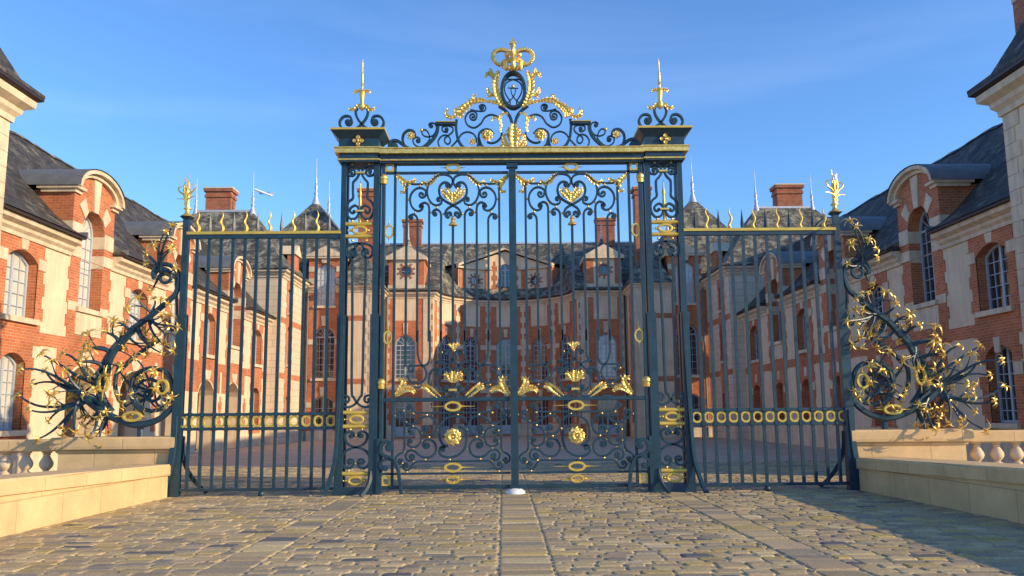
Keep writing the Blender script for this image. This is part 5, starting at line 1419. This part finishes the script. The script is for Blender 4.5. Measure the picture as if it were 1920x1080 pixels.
# ------------------------------------------------------------------ side railings
def railing(label):
    root = thing('side_railing', label, 'railing', (-4.8, 0, 0), 'railings either side of the gate')
    x0, x1 = gx(352, 600), gx(634, 600); xl, xr = gx(352, 437), gx(640, 437)
    zt = gz(490, 437)
    zbox(root, xl, xr, gz(490, 440), gz(490, 434.5), -.06, .06, 'gilded_rail', 'goldpaint'); zbox(root, xl, xr, gz(490, 447.5), gz(490, 440.2), -.04, .04, 'top_rail')
    za, zb_, zc, zd = gz(490, 773.8), gz(490, 779.3), gz(490, 800.8), gz(490, 806.3)
    zbox(root, xl, xr, zb_, za, -.035, .035, 'ring_rail'); zbox(root, xl, xr, zd, zc, -.035, .035, 'ring_rail')
    z0, z1 = gz(490, 920), gz(490, 914.5); zbox(root, xl, xr, z0, z1, -.04, .04, 'bottom_rail')
    xb0, xb1 = -6.0, -3.505; n = 12
    for k in range(n):
        x = xb0 + (xb1 - xb0) * k / (n - 1)
        mb = MB(); mb.box(x - .026, x + .026, -.026, .026, z1 - .01, gz(490, 447), .004); bo = mb.build('bar', 'navy', root)
        [MB().box(x - .036, x + .036, -.045, .045, a - .008, b + .008, .006).build('collar', 'navy', bo) for a, b in ((zb_, za), (zd, zc))]
        zz = gz(490, 434.5)
        if k % 2 == 0:
            pts = [(x + .028 * math.sin(2 * PI * t * 1.6) * (1 - t * .5), 0, zz + .42 * t) for t in [i / 16 for i in range(17)]]
            mb = MB(); mb.tube(pts, [.036 * (1 - (i / 16) ** 1.5) + .003 for i in range(17)], 6, flat=.8); mb.build('gilded_flame', 'goldpaint', root, smooth=45)
        else:
            mb = MB(); mb.lathe((x, 0, zz), [(.026, 0), (.032, .05), (.034, .09), (.003, .38)], 4); mb.build('spear_point', 'navy', root)
    for k in range(n + 1):
        dx = (xb1 - xb0) / (n - 1); x = xb0 + dx * (k - .5)
        if x > -3.36: x = -3.40
        oval(root, (x, 0, (zb_ + zc) / 2), .083, .088, .042, .04)
    mb = MB(); mb.ball((gx(490.5, 926), -.03, z0 - .055), .062, 12, 8); mb.build('floor_wheel', 'navy', root, smooth=60)
    return root
rl = railing("left side railing with navy bars, gilded rings and flame spikes")
mirror_tree(rl, label="right side railing with navy bars, gilded rings and flame spikes")

# ------------------------------------------------------------------ end posts
def end_post(label):
    x = gx(346.5, 500); root = thing('end_post', label, 'post', (x, 0, 0), 'end posts of the railings')
    zk = gz(340, 590); ztop = gz(346, 412)
    zbox(root, x - .055, x + .055, 0, ztop, -.055, .055, 'shaft'); zbox(root, x - .085, x + .085, 0, zk, -.08, .08, 'lower_shaft')
    mb = MB(); z = ztop; mb.hexa([(x - .055, -.055, z), (x + .055, -.055, z), (x + .055, .055, z), (x - .055, .055, z), (x - .11, -.11, z + .05), (x + .11, -.11, z + .05), (x + .11, .11, z + .05), (x - .11, .11, z + .05)]); mb.build('cap', 'navy', root)
    # outer and inner foot braces
    pts = W(cat([(332, 780), (329, 830), (322, 880), (309, 915), (292, 942)], 6)); mb = MB(); mb.ribbon([(p[0], -.06 - .10 * (i / len(pts)) ** 2, max(.02, p[2])) for i, p in enumerate(pts)], .11, .11); mb.build('foot_brace', 'navy', root, smooth=45)
    pts = [(x + .08 + .30 * t ** 3, .05 + .55 * t ** 2, 1.05 * (1 - t) + .03) for t in [i / 10 for i in range(11)]]
    mb = MB(); mb.tube(pts, .045, 4); mb.build('foot_brace', 'navy', root)
    # gilded plume
    zf = z + .05; mb = MB()
    mb.lathe((x, 0, zf), [(.11, 0), (.12, .02), (.07, .05), (.045, .08), (.045, .14), (.075, .155), (.075, .175), (.04, .19), (.035, .3), (.055, .45), (.03, .62), (.01, .7)], 10); mb.build('gilded_stem', 'gold', root, smooth=40)
    V = Zm(320, 320, 9.82); xc = gx(349.5, 370)
    def stems(f, y):
        for it, wd, r in (([(290, 640), (285, 500), (270, 400), (250, 250), (225, 150), (215, 90)], .022, 1), ([(295, 560), (240, 450), (150, 380), (112, 320), (140, 275), (200, 275), (205, 320)], .024, 1),
                          ([(290, 620), (250, 540), (190, 510), (120, 495), (60, 500)], .020, 1), ([(300, 520), (320, 300), (290, 230), (275, 170)], .03, 1)):
            p = [(q[0] * 1, y * (i / 20), q[2]) for i, q in enumerate(resamp(W(path(it, V)), 20))]; p = f(p)
            mb = MB(); mb.tube(p, [wd * (1.1 - .9 * (i / 19)) for i in range(20)], 6); mb.build('gilded_frond', 'gold', root, smooth=50)
        leaf(root, f(resamp(W(path([(295, 650), (270, 500), (255, 350), (245, 240)], V), -.02), 16)), .045, 3)
    stems(lambda p: p, .12); stems(lambda p: refl(p, xc), -.12)
    return root
ep = end_post("left end post of the railing with a gilded plume on top")
mirror_tree(ep, label="right end post of the railing with a gilded plume on top")

# ------------------------------------------------------------------ flowering scroll brackets outside the end posts
def bracket(label):
    root = thing('scroll_bracket', label, 'bracket', (-6.6, 0, 0), 'flowering iron brackets outside the railings')
    rnd = random.Random(21)
    S = Zm(20, 620, 4.909); T = Zm(220, 400, 4.5)
    # heavy stems
    def heavy(pts, r0, r1, y=0.0, name='stem', n=7, yy=None):
        p = W(pts, 0); N = len(p); p = [(q[0], (yy(i / (N - 1)) if yy else y), q[2]) for i, q in enumerate(p)]
        mb = MB(); mb.tube(p, [r0 + (r1 - r0) * i / (N - 1) for i in range(N)], n); return mb.build(name, 'navy', root, smooth=50)
    heavy(path([('c', 395, 540, 1.3), (310, 560), (300, 500), (340, 445), (400, 430), (460, 445), (510, 500), (520, 580), (490, 680), (430, 740), (350, 810), (250, 890), (150, 960)], T), .03, .06)
    a = [T((150, 960)), (230, 640), (213, 660), (200, 690), (190, 720), (186, 740), (178, 750)]
    heavy(cat(a, 5), .07, .06)
    heavy(cat([(231, 632), (212, 652), (196, 676), (187, 702), (183, 724), (192, 752), (206, 772)], 5), .07, .075, y=.06)
    heavy(path([('c', 1290, 570, 1.6), (1480, 600), (1490, 520), (1450, 400), (1350, 350), (1240, 360), (1140, 420), (1110, 540), (1140, 660), (1220, 735)], S), .03, .055)
    heavy(path([(1515, 560), (1500, 680), (1420, 780), (1300, 845), (1150, 865), (1000, 820), (880, 760), (780, 690), (700, 620), (640, 560)], S), .05, .085, y=-.02)
    heavy(path([(1030, 300), (970, 380), (950, 500), (980, 620), (1050, 710)], S), .05, .035, y=.05)
    heavy(path([(1185, 850), (1185, 985)], S), .06, .06, y=.05)
    heavy(path([(1380, 80), (1290, 130), (1180, 200), (1080, 280), (1010, 350)], S), .03, .05, y=.05)
    heavy(cat([(330, 520), (331, 600), (322, 620), (318, 600)], 5), .03, .02)
    # hubs the thin branches grow from
    hubs = [(303, 512), (300, 535), (285, 590), (262, 606), (243, 622), (222, 640), (205, 662), (193, 690), (187, 715), (180, 745), (195, 765), (210, 775), (160, 742)]
    tips = [(322, 425), (310, 436), (291, 462), (276, 478), (318, 470), (286, 541), (261, 562), (290, 562), (312, 572), (240, 583), (218, 605), (197, 622), (243, 626), (268, 618), (300, 618), (300, 594), (167, 648), (152, 678), (278, 638), (230, 652),
            (274, 661), (303, 662), (322, 655), (82, 666), (122, 664), (165, 648), (155, 679), (42, 692), (86, 697), (126, 697), (160, 696), (64, 720), (143, 720), (175, 722), (136, 744), (148, 744), (37, 742), (57, 769), (141, 770), (197, 770), (160, 778), (186, 780), (93, 786), (120, 801), (141, 808), (162, 796), (186, 809), (168, 818), (189, 834), (74, 822),
            (229, 654), (255, 674), (220, 688), (237, 710), (263, 712), (248, 736), (290, 732), (262, 754), (234, 766), (294, 764), (320, 742), (290, 704), (172, 704), (204, 702), (180, 735), (327, 505), (310, 640), (331, 612)]
    for i, (tx, ty) in enumerate(tips):
        inside = 215 < tx < 335 and 665 < ty < 790
        hb = min(hubs, key=lambda h: math.hypot(h[0] - tx, h[1] - ty) + (40 if math.hypot(h[0] - tx, h[1] - ty) < 25 else 0))
        if tx < 140: hb = (180, 745) if ty > 690 else (187, 722)
        if inside: hb = (283, 738) if math.hypot(tx - 283, ty - 738) > 14 else (300, 760)
        dep = rnd.uniform(-.38, .22) if not inside else rnd.uniform(-.2, .12)
        h = G(*hb); t = Vector((gx(tx, ty, dep), dep, gz(tx, ty, dep)))
        v = t - h; L = v.length; side = Vector((-v.z, 0, v.x)).normalized() * (1 if v.x < 0 else -1) * L * rnd.uniform(.10, .26)
        if ty > 775: side = -side
        # leaves the stem along its run, then bends round to the flower
        if inside: d0 = Vector((rnd.uniform(-1, 1), 0, rnd.uniform(-1, 1))).normalized()
        elif tx < 140 or (tx < 200 and ty > 690): d0 = Vector((-.85, 0, .25 if ty < 740 else -.25)).normalized(); 
        else: d0 = Vector((-.62, 0, -.78)) if ty > hb[1] else Vector((-.35, 0, .94))
        if inside or tx >= 140: c1 = h + d0 * L * .30
        else: c1 = h + d0 * L * .42
        d1 = (v.normalized() + side.normalized() * rnd.uniform(-.9, .9)).normalized(); c2 = t - d1 * L * .36; pts = []
        for k in range(13):
            s = k / 12; pts.append(h * (1 - s) ** 3 + c1 * 3 * s * (1 - s) ** 2 + c2 * 3 * s * s * (1 - s) + t * s ** 3)
        mb = MB(); mb.tube(pts, [(.038 if tx < 200 else .030) * (1 - .68 * k / 12) + .004 for k in range(13)], 6)
        heads = [(t, (Vector(pts[-1]) - Vector(pts[-3])).normalized())]
        if rnd.random() < .62:   # a side shoot with a flower of its own
            k0 = rnd.choice((4, 5, 6)); p0 = Vector(pts[k0]); dr = (Vector(pts[k0 + 1]) - Vector(pts[k0 - 1])).normalized()
            sd2 = (side.normalized() if side.length > 1e-6 else Vector((1, 0, 0))) * rnd.choice((-1, 1)); le = rnd.uniform(.14, .30)
            q = [p0 + dr * le * s_ + sd2 * le * .9 * s_ ** 1.6 + Vector((0, -.25 * le * s_, 0)) for s_ in [i_ / 6 for i_ in range(7)]]
            mb.tube(q, [.02 * (1 - .6 * i_ / 6) for i_ in range(7)], 5); heads.append((q[-1], (q[-1] - q[-2]).normalized()))
        bo = mb.build('branch', 'navy', root, smooth=50)
        for hp, ax in heads:
            ax = (ax + Vector((rnd.uniform(-.3, .3), -.35, rnd.uniform(-.1, .45)))).normalized()
            e1 = ax.orthogonal().normalized(); e2 = ax.cross(e1); mb = MB(); npet = rnd.choice((4, 5, 5, 6)); R = rnd.uniform(.095, .15)
            for k in range(npet):
                an = 2 * PI * k / npet + rnd.uniform(-.25, .25); e = e1 * math.cos(an) + e2 * math.sin(an); pp = []; le = R * rnd.uniform(.7, 1.3); cu = rnd.uniform(.9, 1.5)
                for j in range(8):
                    s = j / 7; pp.append(hp + ax * (le * (1.2 * s - cu * s * s * s)) + e * le * (.06 + 1.05 * s ** 1.6))
                mb.tube(pp, [.010, .018, .024, .024, .020, .015, .009, .002], 5, flat=.5)
            mb.tube([hp - ax * .05, hp - ax * .02, hp + ax * .04, hp + ax * .10], [.010, .022, .017, .003], 6)
            mb.build('gilded_flower', 'gold', bo, smooth=50)
    for (px, py, rx, rz) in ((198, 719, .085, .145), (308, 726, .10, .125), (252, 781, .155, .075)):
        c = G(px, py); oval(root, (c.x, -.1, c.z), rx, rz, .05, .06)
        for s in (-1, 1):
            if rz > rx: spike(root, (c.x, -.1, c.z + s * rz), (c.x, -.1, c.z + s * (rz + .18)), .018)
            else: spike(root, (c.x + s * rx, -.1, c.z), (c.x + s * (rx + .18), -.1, c.z), .018)
    # small studs on the top curl
    return root
br = bracket("left iron bracket of curling navy branches tipped with gilded flowers")
mirror_tree(br, label="right iron bracket of curling navy branches tipped with gilded flowers")

# ------------------------------------------------------------------ aeroplane climbing away in the distance
def aeroplane():
    Yp = 1500.0; nose = G(473.5, 353.5, Yp); tail = G(510, 367.5, Yp); ax = (nose - tail); L = ax.length; ax.normalize()
    root = thing('aeroplane', "small white airliner climbing away above the left roofs", 'aeroplane', tuple((nose + tail) / 2))
    up = Vector((.25, -.35, .9)); up = (up - ax * up.dot(ax)).normalized(); sd_ = ax.cross(up)
    def P(a, b, c): return tail + ax * a * L + sd_ * b * L + up * c * L
    mb = MB(); mb.tube([P(t, 0, 0) for t in (0, .06, .2, .5, .8, .93, .98, 1.0)], [L * r for r in (.012, .03, .052, .055, .055, .045, .026, .004)], 12); mb.build('fuselage', 'aero', root, smooth=60)
    for s in (-1, 1):
        mb = MB(); t = .012; mb.hexa([P(.62, s * .03, -.03), P(.42, s * .03, -.03), P(.24, s * .46, .02), P(.31, s * .46, .02), P(.62, s * .03, -.03 + t), P(.42, s * .03, -.03 + t), P(.24, s * .46, .026), P(.31, s * .46, .026)])
        mb.build('wing', 'aeroblue', root)
        mb = MB(); mb.hexa([P(.13, s * .01, .02), P(.03, s * .01, .02), P(-.03, s * .17, .03), P(.02, s * .17, .03), P(.13, s * .01, .03), P(.03, s * .01, .03), P(-.03, s * .17, .036), P(.02, s * .17, .036)]); mb.build('tailplane', 'aero', root)
        mb = MB(); mb.tube([P(.56, s * .16, -.055), P(.44, s * .16, -.055)], L * .026, 10); mb.build('engine', 'aeroblue', root, smooth=60)
    mb = MB(); mb.hexa([P(.18, -.006, .03), P(.02, -.006, .03), P(.02, .006, .03), P(.18, .006, .03), P(.03, -.003, .20), P(-.05, -.003, .20), P(-.05, .003, .20), P(.03, .003, .20)]); mb.build('tail_fin', 'aero', root)
aeroplane()
